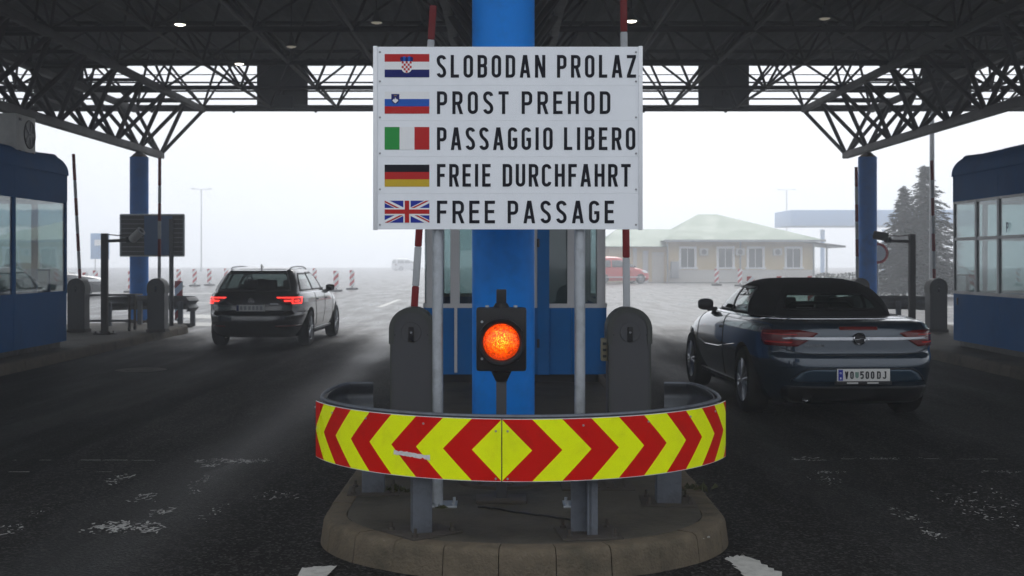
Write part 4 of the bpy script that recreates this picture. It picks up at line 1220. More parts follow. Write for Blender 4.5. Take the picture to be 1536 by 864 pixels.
# ---- lamps under the roof
lamps = [(270, 37, True, 'brightest lit lamp under the roof, above the left lane'), (359, 96, True, 'lit lamp at the roof edge left of the left solid panel'), (947, 32, True, 'lit lamp under the roof just right of the right boom top'),
         (1514, 86, True, 'lit lamp at the far right under the roof edge'), (437, 70, False, 'dim lamp under the roof between the left solid panel and the sign'), (1237, 28, False, 'dim lamp under the roof above the dark convertible'), (565, 34, False, 'dim lamp under the roof left of the left boom top')]
for px, py, lit, lab in lamps:
    z = 5.40; Y = (z - CAM_H) * 1780 / (390 - py); c = P(px, py, Y)
    t = thing('ceiling_lamp', lab, 'lamp', (c.x, Y, z), group='lamps under the canopy')
    MB().lathe([(.02, .20), (.035, .19), (.045, .10), (.095, .02), (.10, .0), (.092, .0), (.04, .08)], n=20).build('shade', M['cab'], t)
    MB().lathe([(.0005, -.02), (.045, -.018), (.075, -.008), (.090, .008)], n=20).build('lens', M['lampglow'] if lit else M['lampdim'], t)
    MB().cyl((0, 0, .19), (0, 0, zU - z), .012, n=6).build('stem', S, t)

# ================================================================== SIDE ISLAND FURNITURE
def bstripes(n0, step, L_):
    s = []; k = 0; e = n0
    while e < L_:
        s.append((e, 'b_red' if k % 2 == 0 else 'b_white')); e += step; k += 1
    return s
def side_barrier(label, px, lean, top_py, Y=24.0, flip=0):
    kk = Y / 1780; x = (px - 755) * kk
    L_ = CAM_H - (top_py - 390) * kk - ISL - .97
    st = bstripes(.30 if not flip else .55, .36, L_)
    st = [(e, ('b_white' if c == 'b_red' else 'b_red') if flip else c) for e, c in st]
    return barrier(label, x, Y, ISL, L_, lean, st, w=.34, bw=.065)
side_barrier('grey barrier cabinet beside the left booth with a boom leaning left', 118, R(-3.0), 230)
side_barrier('grey barrier cabinet beyond the left camera pole with an upright boom', 237, R(0.2), 236, flip=1)
side_barrier('grey barrier cabinet beside the right booth with an upright boom', 1404, R(-1.2), 240)
side_barrier('barrier cabinet hidden behind the convertible with its boom left of the right column', 1288, R(-0.6), 250, Y=24.4, flip=1)

def cam_pole(label, px, py, Y, sgn):
    kk = Y / 1780; x = (px - 755) * kk
    t = thing('camera_pole', label, 'camera pole', (x, Y, ISL))
    H = 1.97
    MB().box((0, 0, H / 2), (.12, .12, H), bev=.012).build('post', M['rust'], t)
    MB().box((0, 0, .012), (.34, .34, .024), bev=.004).build('base_plate', M['rust'], t)
    for a in (-1, 1):
        for b in (-1, 1):
            MB().cyl((a * .13, b * .13, .02), (a * .13, b * .13, .06), .016, n=6).build('bolt', M['rust'], t)
    MB().cyl((0, 0, 1.82), (sgn * .56, 0, 1.84), .032, n=10).tube([(sgn * .05, .03, 1.95), (sgn * .25, .03, 1.93), (sgn * .45, .03, 1.94), (sgn * .6, .02, 1.90)], .012, n=6).build('arm', M['rust'], t)
    MB().lathe([(.05, -.06), (.06, -.05), (.06, .05), (.05, .06)], c=(sgn * .48, 0, 1.85), axis='X', n=12).build('joint', M['black'], t)
    c = thing('cam_tmp', None, None)
    bpy.data.objects.remove(c)
    b = MB().cyl((-.13, 0, 0), (.13, 0, 0), .085, n=20).cyl((-.15, 0, 0), (-.13, 0, 0), .07, .085, n=20).build('camera', M['acwhite'] if sgn > 0 else M['black'], t, loc=(sgn * .64, -.05, 1.93), rot=(0, R(-38 if sgn > 0 else 10), R(-20)))
    MB().cyl((.13, 0, 0), (.145, 0, 0), .092, n=20).build('lens_hood', M['galv'] if sgn > 0 else M['black'], b)
    MB().lathe([(.0005, .147), (.05, .147), (.055, .14)], axis='X', n=16).build('camera_lens', M['darkglass'], b)
    return t
cam_pole('dark post with a silver camera on its arm, left island', 157, 502, 23.2, 1)
cam_pole('dark post with a black camera on its arm, right island', 1368, 480, 23.8, -1)

# back of an information sign beyond the left column
kk = 26.3 / 1780
t = thing('road_sign', 'grey ribbed back of a road sign behind the left column', 'road sign', ((258 - 755) * kk, 26.3, ISL))
z0, z1 = CAM_H - (384 - 390) * kk - ISL, CAM_H - (322 - 390) * kk - ISL
x0, x1 = (181 - 258) * kk, (276 - 258) * kk
nb = 9
bluep = mat('sign_back_blue', (.03, .12, .30), .5, var=.1)
for k in range(nb):
    za, zb_ = z0 + (z1 - z0) * k / nb, z0 + (z1 - z0) * (k + 1) / nb
    MB().box(((x0 + x1) / 2, 0, (za + zb_) / 2), (x1 - x0 - .04, .02, zb_ - za - .012), bev=.004).build('back_plank', M['cab'], t)
MB().box(((x0 + x1) / 2, .012, (z0 + z1) / 2), (x1 - x0 - .03, .004, z1 - z0 - .02)).build('face_sheet', M['frame'], t)
MB().box((-.30, -.014, (z0 + z1) / 2), (.62, .006, z1 - z0 - .05)).build('back_panel', bluep, t)['label'] = 'blue middle panel'
MB().box(((x0 + x1) / 2, 0, z1), (x1 - x0, .05, .03)).box(((x0 + x1) / 2, 0, z0), (x1 - x0, .05, .03)).box((x0, 0, (z0 + z1) / 2), (.03, .05, z1 - z0)).box((x1, 0, (z0 + z1) / 2), (.03, .05, z1 - z0)).build('edge_frame', M['galv'], t)
MB().cyl((0, -.05, 0), (0, -.05, z1 - .1), .05, n=16).build('post', M['rail'], t)

# plain guard rails round the far noses of the side islands
def nose_rail(label, cx_, yc, sgn):
    t = thing('guard_rail', label, 'guard rail', (cx_, yc, ISL), group='plain guard rails at the far island noses')
    path = [Vector((1.0 * math.cos(a), .9 * math.sin(a))) for a in np.linspace(R(-25), R(205), 40)]
    rings = []
    for i, p in enumerate(path):
        d = (path[min(i + 1, 39)] - path[max(i - 1, 0)]).normalized(); n_ = Vector((d.y, -d.x))
        rings.append([(p.x + n_.x * (.03 * -math.cos(u * 4 * PI)), p.y + n_.y * (.03 * -math.cos(u * 4 * PI)), .33 + .31 * u) for u in np.linspace(0, 1, 13)] +
                     [(p.x + n_.x * (.03 * -math.cos(u * 4 * PI) - .012), p.y + n_.y * (.03 * -math.cos(u * 4 * PI) - .012), .33 + .31 * u) for u in np.linspace(1, 0, 13)])
    MB().loft(rings, caps=True).build('beam', M['rail'], t, sharp=60)
    for a in (0, 60, 120, 180):
        MB().box((.92 * math.cos(R(a)), .82 * math.sin(R(a)), .26), (.1, .1, .52), bev=.008).build('post', M['post'], t)
    return t
nose_rail('plain steel guard rail round the left island far nose', -7.75, 26.1, -1)
nose_rail('plain steel guard rail round the right island far nose', 8.5, 26.2, 1)

# low steel rack (search table) on the left island
kk = 24.6 / 1780
t = thing('search_table', 'low dark steel search table between the left barrier cabinets', 'table', (-8.05, 24.4, ISL))
MB().box((-.12, 0, .735), (1.36, .5, .035), bev=.006).build('table_top', M['rail'], t)
for x in (-.62, .42):
    for y in (-.18, .18):
        MB().box((x, y, .38), (.045, .045, .68)).build('leg', M['rust'], t)
        MB().lathe([(.02, -.02), (.05, -.02), (.05, .02), (.02, .02)], c=(x, y, .052), axis='X', n=14).build('wheel', M['rubber'], t)
MB().box((-.1, -.18, .2), (1.08, .03, .03)).box((-.1, .18, .2), (1.08, .03, .03)).build('lower_bar', M['rail'], t)

# ---- striped marker boards
def marker_board(label, px, Y, w=.26, h=1.05, base=0.0, group='red and white marker boards on the road'):
    x = (px - 755) / 1780 * Y
    t = thing('marker_board', label, 'marker board', (x, Y, base), group=group)
    mb = MB(); n = 7; zb_ = .16
    H = h - zb_
    MB().box((0, .012, zb_ + H / 2), (w, .02, H), bev=.004).build('board', M['white'], t)
    # diagonal red bands
    for k in range(-1, 6):
        if k % 2: continue
        s0 = zb_ + k * H / 5; s1 = s0 + H / 5
        poly = [(-w / 2, s0), (-w / 2, s1), (w / 2, s1 + w), (w / 2, s0 + w)]
        bm = bmesh.new(); vv = [bm.verts.new((p[0], -.0005, p[1])) for p in poly]; bm.faces.new(vv)
        for co, no in (((0, 0, zb_), (0, 0, -1)), ((0, 0, zb_ + H), (0, 0, 1))):
            bmesh.ops.bisect_plane(bm, geom=bm.verts[:] + bm.edges[:] + bm.faces[:], plane_co=co, plane_no=no, clear_outer=True)
        for fc in bm.faces: mb.add([v.co[:] for v in fc.verts], [tuple(range(len(fc.verts)))])
        bm.free()
    mb.build('stripes', M['f_red'], t, sharp=None)
    MB().box((0, .02, .05), (.62, .34, .10), bev=.03).build('foot', M['rubber'], t)
    MB().box((0, .02, .14), (.05, .05, .12)).build('stem', M['rubber'], t)
    return t
for px, Y, lab in ((128, 52, 'red and white marker board right of the left booth'), (143, 62, 'pale marker board left of the left camera pole'), (196, 58, 'marker board half hidden by the left column'),
                   (268, 70, 'marker board right of the grey road sign post'), (292, 72, 'faint marker board left of the dark estate car'), (314, 74, 'second faint marker board left of the dark estate car'), (339, 76, 'faint marker board just behind the estate car roof'),
                   (472, 78, 'faintest marker board above the estate car windscreen'), (504, 60, 'marker board just right of the estate car'), (528, 64, 'second marker board right of the estate car'),
                   (1075, 74, 'left pale marker board in front of the yellow building'), (1110, 72, 'right pale marker board in front of the yellow building'),
                   (1126, 40, 'leftmost marker board top showing above the convertible roof'), (1171, 40.4, 'middle marker board top showing above the convertible roof'), (1217, 40.8, 'rightmost marker board top showing above the convertible roof')):
    marker_board(lab, px, Y)
marker_board('dark striped marker board at the left island nose', 268, 28.2, w=.19, h=1.1, base=.0)

# ================================================================== VEHICLES
def pchip(xs_, ys_):
    xs_ = np.array(xs_, float); ys_ = np.array(ys_, float); h = np.diff(xs_); dl = np.diff(ys_) / h
    m_ = np.zeros_like(ys_)
    for i in range(1, len(xs_) - 1):
        if dl[i - 1] * dl[i] > 0:
            w1, w2 = 2 * h[i] + h[i - 1], h[i] + 2 * h[i - 1]; m_[i] = (w1 + w2) / (w1 / dl[i - 1] + w2 / dl[i])
    m_[0], m_[-1] = dl[0], dl[-1]
    def f(x):
        x = min(max(x, xs_[0]), xs_[-1]); i = min(len(h) - 1, max(0, int(np.searchsorted(xs_, x)) - 1)); t = (x - xs_[i]) / h[i]
        return ((1 + 2 * t) * (1 - t)**2 * ys_[i] + t * (1 - t)**2 * h[i] * m_[i] + t * t * (3 - 2 * t) * ys_[i + 1] + t * t * (t - 1) * h[i] * m_[i + 1])
    return f
class Shell:
    """a car surface as a stack of plan outlines; rows (z, y_rear, y_front, half width, rear exponent, front exponent)"""
    def __init__(self, rows):
        c = list(zip(*rows)); self.z0, self.z1 = c[0][0], c[0][-1]
        self.yr, self.yf, self.w, self.nr, self.nf = [pchip(c[0], c[k]) for k in range(1, 6)]
        self.zs = c[0]
    def par(self, z): return self.yr(z), self.yf(z), self.w(z), self.nr(z), self.nf(z)
    def outline(self, z, m_=18):
        yr, yf, w, nr, nf = self.par(z); ym, hl = (yr + yf) / 2, (yf - yr) / 2; pts = []
        for n, sg in ((nr, -1), (nf, 1)):
            k = .5 ** (1 / n)
            u = [k * (1 - (1 - q / m_) ** 1.6) for q in range(m_ + 1)]
            seg = [(w * a, sg * hl * (1 - a**n) ** (1 / n)) for a in u] + [(w * (1 - a**n) ** (1 / n), sg * hl * a) for a in reversed(u[:-1])]
            if sg > 0: seg = list(reversed(seg))[1:]
            pts += seg
        return [(x, ym + y) for x, y in pts]
    def ring(self, z, m_=18):
        h = self.outline(z, m_)
        return [(x, y, z) for x, y in h] + [(-x, y, z) for x, y in reversed(h[1:-1])]
    def X(self, y, z):
        yr, yf, w, nr, nf = self.par(z); ym, hl = (yr + yf) / 2, (yf - yr) / 2; n = nr if y < ym else nf
        return w * max(0, 1 - min(1, abs((y - ym) / hl)) ** n) ** (1 / n)
    def YR(self, x, z):
        yr, yf, w, nr, nf = self.par(z); ym, hl = (yr + yf) / 2, (yf - yr) / 2
        return ym - hl * max(0, 1 - min(1, abs(x / w)) ** nr) ** (1 / nr)
    def YF(self, x, z):
        yr, yf, w, nr, nf = self.par(z); ym, hl = (yr + yf) / 2, (yf - yr) / 2
        return ym + hl * max(0, 1 - min(1, abs(x / w)) ** nf) ** (1 / nf)
    def wrap(self, s, z):
        h = self.outline(z, 40); sg = 1 if s >= 0 else -1; s = abs(s); a = h[0]; acc = 0
        for b in h[1:]:
            d = math.hypot(b[0] - a[0], b[1] - a[1])
            if acc + d >= s:
                f = (s - acc) / max(d, 1e-9); return (sg * (a[0] + (b[0] - a[0]) * f), a[1] + (b[1] - a[1]) * f, z)
            acc += d; a = b
        return (sg * a[0], a[1], z)
    def pt(self, mode, u, z):
        if mode == 'rear': return Vector((u, self.YR(u, z), z))
        if mode == 'front': return Vector((u, self.YF(u, z), z))
        if mode == 'left': return Vector((-self.X(u, z), u, z))
        if mode == 'right': return Vector((self.X(u, z), u, z))
        return Vector(self.wrap(u, z))
    def normal(self, mode, u, z):
        e = .004; p = self.pt(mode, u, z)
        z1 = min(self.z1, z + e); z0 = max(self.z0, z - e)
        du = self.pt(mode, u + e, z) - self.pt(mode, u - e, z); dz = self.pt(mode, u, z1) - self.pt(mode, u, z0)
        n = du.cross(dz)
        if n.length < 1e-9: n = Vector((p.x, p.y, 0))
        n.normalize()
        ref = Vector((p.x, p.y - (self.yr(z) + self.yf(z)) / 2, .1))
        return n if n.dot(ref) > 0 else -n
    def patch(self, mode, rows, off=.006, nu=10, nz=8, mb=None, mi=0, skirt=True):
        """rows: (z, u0, u1) bottom to top"""
        mb = mb or MB(); zz_, a_, b_ = zip(*rows)
        fa = (lambda z: float(np.interp(z, zz_, a_))); fb = (lambda z: float(np.interp(z, zz_, b_)))
        zs = sorted(set(list(np.linspace(zz_[0], zz_[-1], nz + 1)) + list(zz_))); g_ = []
        for z in zs:
            r_ = []
            for q in range(nu + 1):
                u = fa(z) + (fb(z) - fa(z)) * q / nu; r_.append(self.pt(mode, u, z) + self.normal(mode, u, z) * off)
            g_.append(r_)
        mb.loft(g_, closed=False, mi=mi, smooth=True)
        if skirt:
            def low(z, u): return self.pt(mode, u, z) - self.normal(mode, u, z) * .004
            per = [(z, fa(z)) for z in zs] + [(zs[-1], fa(zs[-1]) + (fb(zs[-1]) - fa(zs[-1])) * q / nu) for q in range(1, nu + 1)] + [(z, fb(z)) for z in reversed(zs[:-1])] + [(zs[0], fa(zs[0]) + (fb(zs[0]) - fa(zs[0])) * q / nu) for q in range(nu - 1, -1, -1)]
            top = [self.pt(mode, u, z) + self.normal(mode, u, z) * off for z, u in per]; bot = [low(z, u) for z, u in per]
            for k in range(len(per) - 1): mb.add([top[k], top[k + 1], bot[k + 1], bot[k]], [(0, 1, 2, 3)], mi, False)
        return mb
    def frame(self, mode, rows, m_=.022, off=.009):
        """a border strip round a window patch"""
        mb = MB(); z0, z1 = rows[0][0], rows[-1][0]
        self.patch(mode, [(z, a - m_ * .3, a + m_) for z, a, b in rows], off, nu=2, mb=mb)
        self.patch(mode, [(z, b - m_, b + m_ * .3) for z, a, b in rows], off, nu=2, mb=mb)
        zs_, as_, bs_ = zip(*rows)
        for za, zb_ in ((z0 - m_ * .3, z0 + m_), (z1 - m_, z1 + m_ * .3)):
            self.patch(mode, [(z, float(np.interp(z, zs_, as_)) + m_ * .9, float(np.interp(z, zs_, bs_)) - m_ * .9) for z in (max(self.z0, za), min(self.z1, zb_))], off, nu=12, nz=2, mb=mb)
        return mb

def inside(rows, u, z, mrg):
    zs_, a_, b_ = zip(*rows)
    if z < zs_[0] + mrg or z > zs_[-1] - mrg: return False
    return np.interp(z, zs_, a_) + mrg < u < np.interp(z, zs_, b_) - mrg

def shell_mesh(sh, nz=46, windows=(), cap_top=True, cap_bottom=True, mi_cap=1, m_=18):
    zs = sorted(set(list(np.linspace(sh.z0, sh.z1, nz)) + list(sh.zs)))
    rings = [sh.ring(z, m_) for z in zs]; n = len(rings[0]); mb = MB()
    V = [p for r_ in rings for p in r_]; F = []
    for j in range(len(rings) - 1):
        for i in range(n):
            k = (i + 1) % n; q = [rings[j][i], rings[j][k], rings[j + 1][k], rings[j + 1][i]]
            c = (sum(p[0] for p in q) / 4, sum(p[1] for p in q) / 4, sum(p[2] for p in q) / 4)
            hole = False
            for mode, rows in windows:
                ym = (sh.yr(c[2]) + sh.yf(c[2])) / 2
                on_end = abs(c[0]) < sh.w(c[2]) * .80
                if mode == 'left' and c[0] < 0 and inside(rows, c[1], c[2], .012) and abs(c[0] - (-sh.X(c[1], c[2]))) < .05: hole = True
                if mode == 'right' and c[0] > 0 and inside(rows, c[1], c[2], .012) and abs(c[0] - sh.X(c[1], c[2])) < .05: hole = True
                if mode == 'rear' and c[1] < ym and inside(rows, c[0], c[2], .012): hole = True
                if mode == 'front' and c[1] > ym and inside(rows, c[0], c[2], .012): hole = True
            if not hole: F.append((j * n + i, j * n + k, (j + 1) * n + k, (j + 1) * n + i))
    mb.add(V, F, 0, True)
    if cap_bottom: mb.add(rings[0], [tuple(reversed(range(n)))], mi_cap)
    if cap_top: mb.add(rings[-1], [tuple(range(n))], mi_cap)
    return mb

def cut(ob, cyls, black):
    """wheel arches cut out of a closed body"""
    mb = MB()
    for (x0, x1, y, z, r_) in cyls: mb.cyl((x0, y, z), (x1, y, z), r_, n=40, mi=1, smooth=True)
    me = mb.mesh('cutter', [M['black'], M['black']])
    c = bpy.data.objects.new('cutter', me); COL.objects.link(c)
    md = ob.modifiers.new('arch', 'BOOLEAN'); md.operation = 'DIFFERENCE'; md.object = c; md.solver = 'EXACT'
    bpy.context.view_layer.update()
    dgr = bpy.context.evaluated_depsgraph_get()
    nm = bpy.data.meshes.new_from_object(ob.evaluated_get(dgr))
    ob.modifiers.clear(); ob.data = nm
    nm.set_sharp_from_angle(angle=R(38))
    bpy.data.objects.remove(c)

def wheel(parent, x, y, r_, w, side, spokes=5, rimmat=None):
    """tyre with a spoked rim; side = +1 outer face towards +x"""
    t = MB().lathe([(r_ * .66, -w / 2 + .01), (r_ * .80, -w / 2), (r_ * .95, -w / 2 + .012), (r_, -w / 2 + .04), (r_ * 1.002, 0), (r_, w / 2 - .04), (r_ * .95, w / 2 - .012), (r_ * .80, w / 2), (r_ * .66, w / 2 - .01), (r_ * .64, 0)], axis='X', n=40)
    ty = t.build('wheel', M['rubber'], parent, loc=(x, y, r_))
    mb = MB(); f = side * (w / 2 - .012)
    mb.lathe([(r_ * .665, f), (r_ * .63, f - side * .004), (r_ * .60, f - side * .03), (r_ * .60, -f)], axis='X', n=40)
    mb.lathe([(.0005, f - side * .002), (.05, f - side * .002), (.06, f - side * .03)], axis='X', n=20)
    for k in range(spokes):
        a = 2 * PI * k / spokes
        for da in (-.12, .12):
            c0 = Vector((f - side * .012, .05 * math.cos(a + da), .05 * math.sin(a + da))); c1 = Vector((f - side * .014, r_ * .63 * math.cos(a + da * 1.3), r_ * .63 * math.sin(a + da * 1.3)))
            mb.cyl(c0, c1, .020, .016, n=6)
    mb.build('rim', rimmat or M['alloy'], ty)
    MB().lathe([(.0005, f - side * .07), (r_ * .45, f - side * .07), (r_ * .45, f - side * .09)], axis='X', n=24).build('brake_disc', M['rust'], ty)
    return ty

def line_on(sh, mode, pts, w_=.008, off=.0015):
    """a thin dark shut line following the surface: list of (u, z)"""
    P3 = []
    for (u0, z0_), (u1, z1_) in zip(pts, pts[1:]):
        for k in range(10):
            u, z = u0 + (u1 - u0) * k / 10, z0_ + (z1_ - z0_) * k / 10
            P3.append(sh.pt(mode, u, z) + sh.normal(mode, u, z) * off)
    return MB().tube(P3, w_ / 2, n=4)

def mirror_part(parent, x, y, z, sg, m_):
    mb = MB(); rings = []
    for k in range(9):
        a = -PI / 2 + PI * k / 8; sc = math.cos(a) ** .5 if math.cos(a) > 0 else 0
        rings.append([(x + sg * (.10 + .095 * math.sin(a)), y + .055 * sc * math.cos(b) * .9, z + .07 * sc * math.sin(b) + .012) for b in np.linspace(0, 2 * PI, 16, endpoint=False)])
    mb.loft(rings, caps=True)
    o = mb.build('mirror', m_, parent)
    MB().box((x + sg * .02, y, z - .045), (.12, .05, .05), bev=.01).build('mirror_stalk', M['black'], o)
    return o

# ------------------------------------------------ dark estate car (left lane)
def estate_car(label):
    car = thing('estate_car', label, 'car')
    rows = [(.19, -2.05, 2.15, .78, 5, 5), (.26, -2.25, 2.29, .835, 5, 5), (.36, -2.35, 2.36, .866, 5, 5), (.50, -2.385, 2.385, .893, 5, 4.6), (.59, -2.38, 2.37, .906, 5, 4.4), (.645, -2.345, 2.34, .911, 5, 4.2),
            (.68, -2.315, 2.32, .914, 5.2, 4.2), (.78, -2.30, 2.23, .914, 5.2, 4), (.88, -2.275, 1.95, .906, 5.2, 4), (.95, -2.24, 1.55, .888, 5.2, 4), (1.0, -2.20, 1.15, .858, 5.2, 4)]
    b = Shell(rows); wb0, wb1, wr = -1.33, 1.46, .335
    body = shell_mesh(b, nz=40).build('body', [M['car_black'], M['black']], car, sharp=None)
    cut(body, [(sg * .55, sg * 1.1, y, wr, wr + .055) for sg in (-1, 1) for y in (wb0, wb1)], None)
    trows = [(1.0, -2.19, 1.12, .838, 5, 4), (1.10, -2.09, .86, .805, 5, 4), (1.2, -1.98, .60, .760, 5, 4), (1.3, -1.86, .34, .706, 5, 4), (1.38, -1.75, .12, .650, 5, 4), (1.42, -1.68, -.02, .605, 5, 4), (1.455, -1.48, -.22, .51, 5, 4), (1.475, -1.15, -.5, .34, 5, 4), (1.48, -.95, -.75, .12, 4, 4)]
    s = Shell(trows)
    rw = [(1.035, -.66, .66), (1.10, -.645, .645), (1.20, -.605, .605), (1.30, -.56, .56), (1.365, -.52, .52)]
    sw1 = [(1.035, .08, .86), (1.13, .06, .62), (1.25, .02, .30), (1.35, -.03, .04)]
    sw2 = [(1.035, -.84, .02), (1.13, -.84, .00), (1.25, -.83, -.04), (1.36, -.80, -.09)]
    sw3 = [(1.035, -1.78, -.90), (1.13, -1.70, -.90), (1.25, -1.58, -.89), (1.35, -1.44, -.86)]
    fw = [(1.02, -.72, .72), (1.15, -.70, .70), (1.28, -.66, .66), (1.38, -.60, .60)]
    wins = [('rear', rw), ('front', fw)] + [(m_, r_) for m_ in ('left', 'right') for r_ in (sw1, sw2, sw3)]
    shell_mesh(s, nz=50, windows=wins, cap_bottom=False, mi_cap=0, m_=26).build('roof', [M['car_black'], M['black']], car, sharp=None)
    for mode, r_ in wins:
        nm_ = {'rear': 'rear_window', 'front': 'windscreen'}.get(mode, 'side_window')
        g_ = s.patch(mode, r_, .005, nu=14, skirt=False).build(nm_, M['car_glass_dark'] if mode == 'rear' else M['car_glass'], car, sharp=None)
        s.frame(mode, r_).build('window_trim', M['black'], g_, sharp=None)
    # spoiler, rails, antenna
    mb = MB(); mb.loft([[(x, s.YR(x, 1.41) + dy, z) for dy, z in ((.06, 1.425), (-.10, 1.405), (-.11, 1.385), (.0, 1.37))] for x in np.linspace(-.52, .52, 14)], caps=True)
    mb.build('spoiler', M['car_black'], car)
    for sg in (-1, 1):
        MB().tube([(sg * .545, -1.55, 1.43), (sg * .555, -1.45, 1.462), (sg * .555, -1.0, 1.478), (sg * .55, -.4, 1.470), (sg * .545, -.15, 1.445), (sg * .55, -.05, 1.42)], .014, n=8).build('roof_rail', M['alloy'], car)
    MB().loft([[(sg, y, z) for sg, y, z in ((-.012, -1.50, 1.44), (.012, -1.50, 1.44), (.012, -1.33, 1.46), (-.012, -1.33, 1.46))], [(-.004, -1.52, 1.525), (.004, -1.52, 1.525), (.004, -1.48, 1.525), (-.004, -1.48, 1.525)]], caps=True).build('antenna', M['car_black'], car)
    # tail lights: dark lens with lit bands
    for sg in (-1, 1):
        L_ = [(.80, sg * .62, sg * 1.02), (.86, sg * .52, sg * 1.06), (.93, sg * .44, sg * 1.07)]
        if sg < 0: L_ = [(z, b_, a_) for z, a_, b_ in L_]
        tl_ = b.patch('wrap', L_, .010, nu=16).build('tail_light', M['taillight'], car, sharp=None)
        for rr in ([(.905, .47, 1.05), (.925, .45, 1.05)], [(.845, .60, .72), (.875, .58, .72)], [(.845, .80, .93), (.875, .80, .93)], [(.805, .74, 1.02), (.822, .74, 1.03)], [(.82, .985, 1.03), (.91, 1.0, 1.045)], [(.82, .735, .765), (.905, .735, .765)]):
            r2 = [(z, sg * a_, sg * b_) if sg > 0 else (z, -b_, -a_) for z, a_, b_ in rr]
            b.patch('wrap', r2, .014, nu=6, nz=2).build('light_band', M['taillit'], tl_, sharp=None)
        r2 = [(.40, .45, .82), (.425, .45, .82)]
        r2 = [(z, sg * a_, sg * b_) if sg > 0 else (z, -b_, -a_) for z, a_, b_ in r2]
        b.patch('rear', r2, .006, nu=6, nz=1).build('reflector', M['taillight'], car, sharp=None)
    # tailgate lines, plate, badge
    line_on(b, 'rear', [(-.80, .98), (-.70, .70), (-.55, .645), (.55, .645), (.70, .70), (.80, .98)], .010).build('tailgate_gap', M['black'], car)
    line_on(b, 'rear', [(-.66, .775), (.66, .775)], .014).build('tailgate_crease', M['black'], car)
    y_ = b.YR(0, .73) - .012
    pl = MB().box((0, 0, 0), (.52, .010, .115), bev=.003).build('number_plate', M['plate'], car, loc=(0, y_, .735)); pl['label'] = 'dim rear number plate'
    MB().box((-.235, -.0065, 0), (.042, .002, .105)).build('plate_band', M['f_navy'], pl)
    mb = MB(); rg = np.random.default_rng(4)
    for k, xx in enumerate((-.17, -.10, -.02, .05, .12, .19)):
        mb.box((xx, -.0065, 0), (.045, .002, .07))
    mb.build('plate_print', M['frame'], pl)
    MB().lathe([(.045, -.004), (.052, -.010), (.058, -.004), (.052, .002), (.045, -.004)], axis='Y', n=32).box((-.014, -.005, .012), (.006, .004, .055), (0, R(-22), 0)).box((.014, -.005, .012), (.006, .004, .055), (0, R(22), 0)).box((-.02, -.005, -.018), (.006, .004, .04), (0, R(-16), 0)).box((.02, -.005, -.018), (.006, .004, .04), (0, R(16), 0)).build('badge', M['chrome'], car, loc=(0, b.YR(0, .87) - .006, .865))
    MB().box((.42, b.YR(.42, .80) - .005, .81), (.15, .004, .018)).build('model_mark', M['alloy'], car)
    MB().lathe([(.0005, -.002), (.032, -.002), (.034, .002)], axis='Y', n=20).build('window_glint', M['white'], car, loc=(-.12, s.YR(-.12, 1.26) - .012, 1.26))  # white disc standing in for a light seen in the rear window
    for sg, mode in ((-1, 'left'), (1, 'right')):
        for yy in (.98, .05, -.87):
            line_on(b, mode, [(yy, .98), (yy + .0, .60), (yy, .34)] if yy > -.5 else [(yy, .98), (yy - .02, .74), (yy + .18, .45), (yy + .2, .34)], .008).build('door_gap', M['black'], car)
        for yy in (-.72, .18): b.patch(mode, [(.84, yy, yy + .19), (.865, yy, yy + .19)], .022, nu=6, nz=2).build('door_handle', M['car_black'], car)
        b.patch(mode, [(.985, -2.0, .9), (.998, -2.0, .9)], .004, nu=20, nz=1).build('window_chrome', M['chrome'], car)
        b.patch(mode, [(.26, -.95, 1.05), (.30, -.95, 1.05)], .010, nu=10, nz=1).build('sill_trim', M['alloy'], car)
        mirror_part(car, sg * (b.X(.72, .98) - .03), .72, 1.03, sg, M['car_black'])
        for yy in (wb0, wb1): wheel(car, sg * .80, yy, wr, .225, sg, 5)
        b.patch('front', [(.66, min(sg * .45, sg * .85), max(sg * .45, sg * .85)), (.76, min(sg * .5, sg * .84), max(sg * .5, sg * .84))], .008, nu=8).build('headlight', M['car_white'], car)
    for (x, y) in ((-.38, -.75), (.0, -.75), (.38, -.75), (-.38, .25), (.38, .25)):
        MB().box((x, y, 1.12), (.26, .09, .2), bev=.035).box((x, y, 1.0), (.4, .12, .1), bev=.03).build('headrest', M['black'], car)
    return car
passat = estate_car('black estate car with lit red tail lights in the left lane')
# rear right wheel stands at x=-3.61, y=22.3; heading a little to the right
passat.location = (-4.47, 23.65, 0); passat.rotation_euler = (0, 0, R(-1.8))
far = copy_tree(passat)
tag(far, 'blurred estate car far off, showing beside the left booth corner', 'car')
far.location = (-19.9, 52, 0); far.rotation_euler = (0, 0, R(-75))

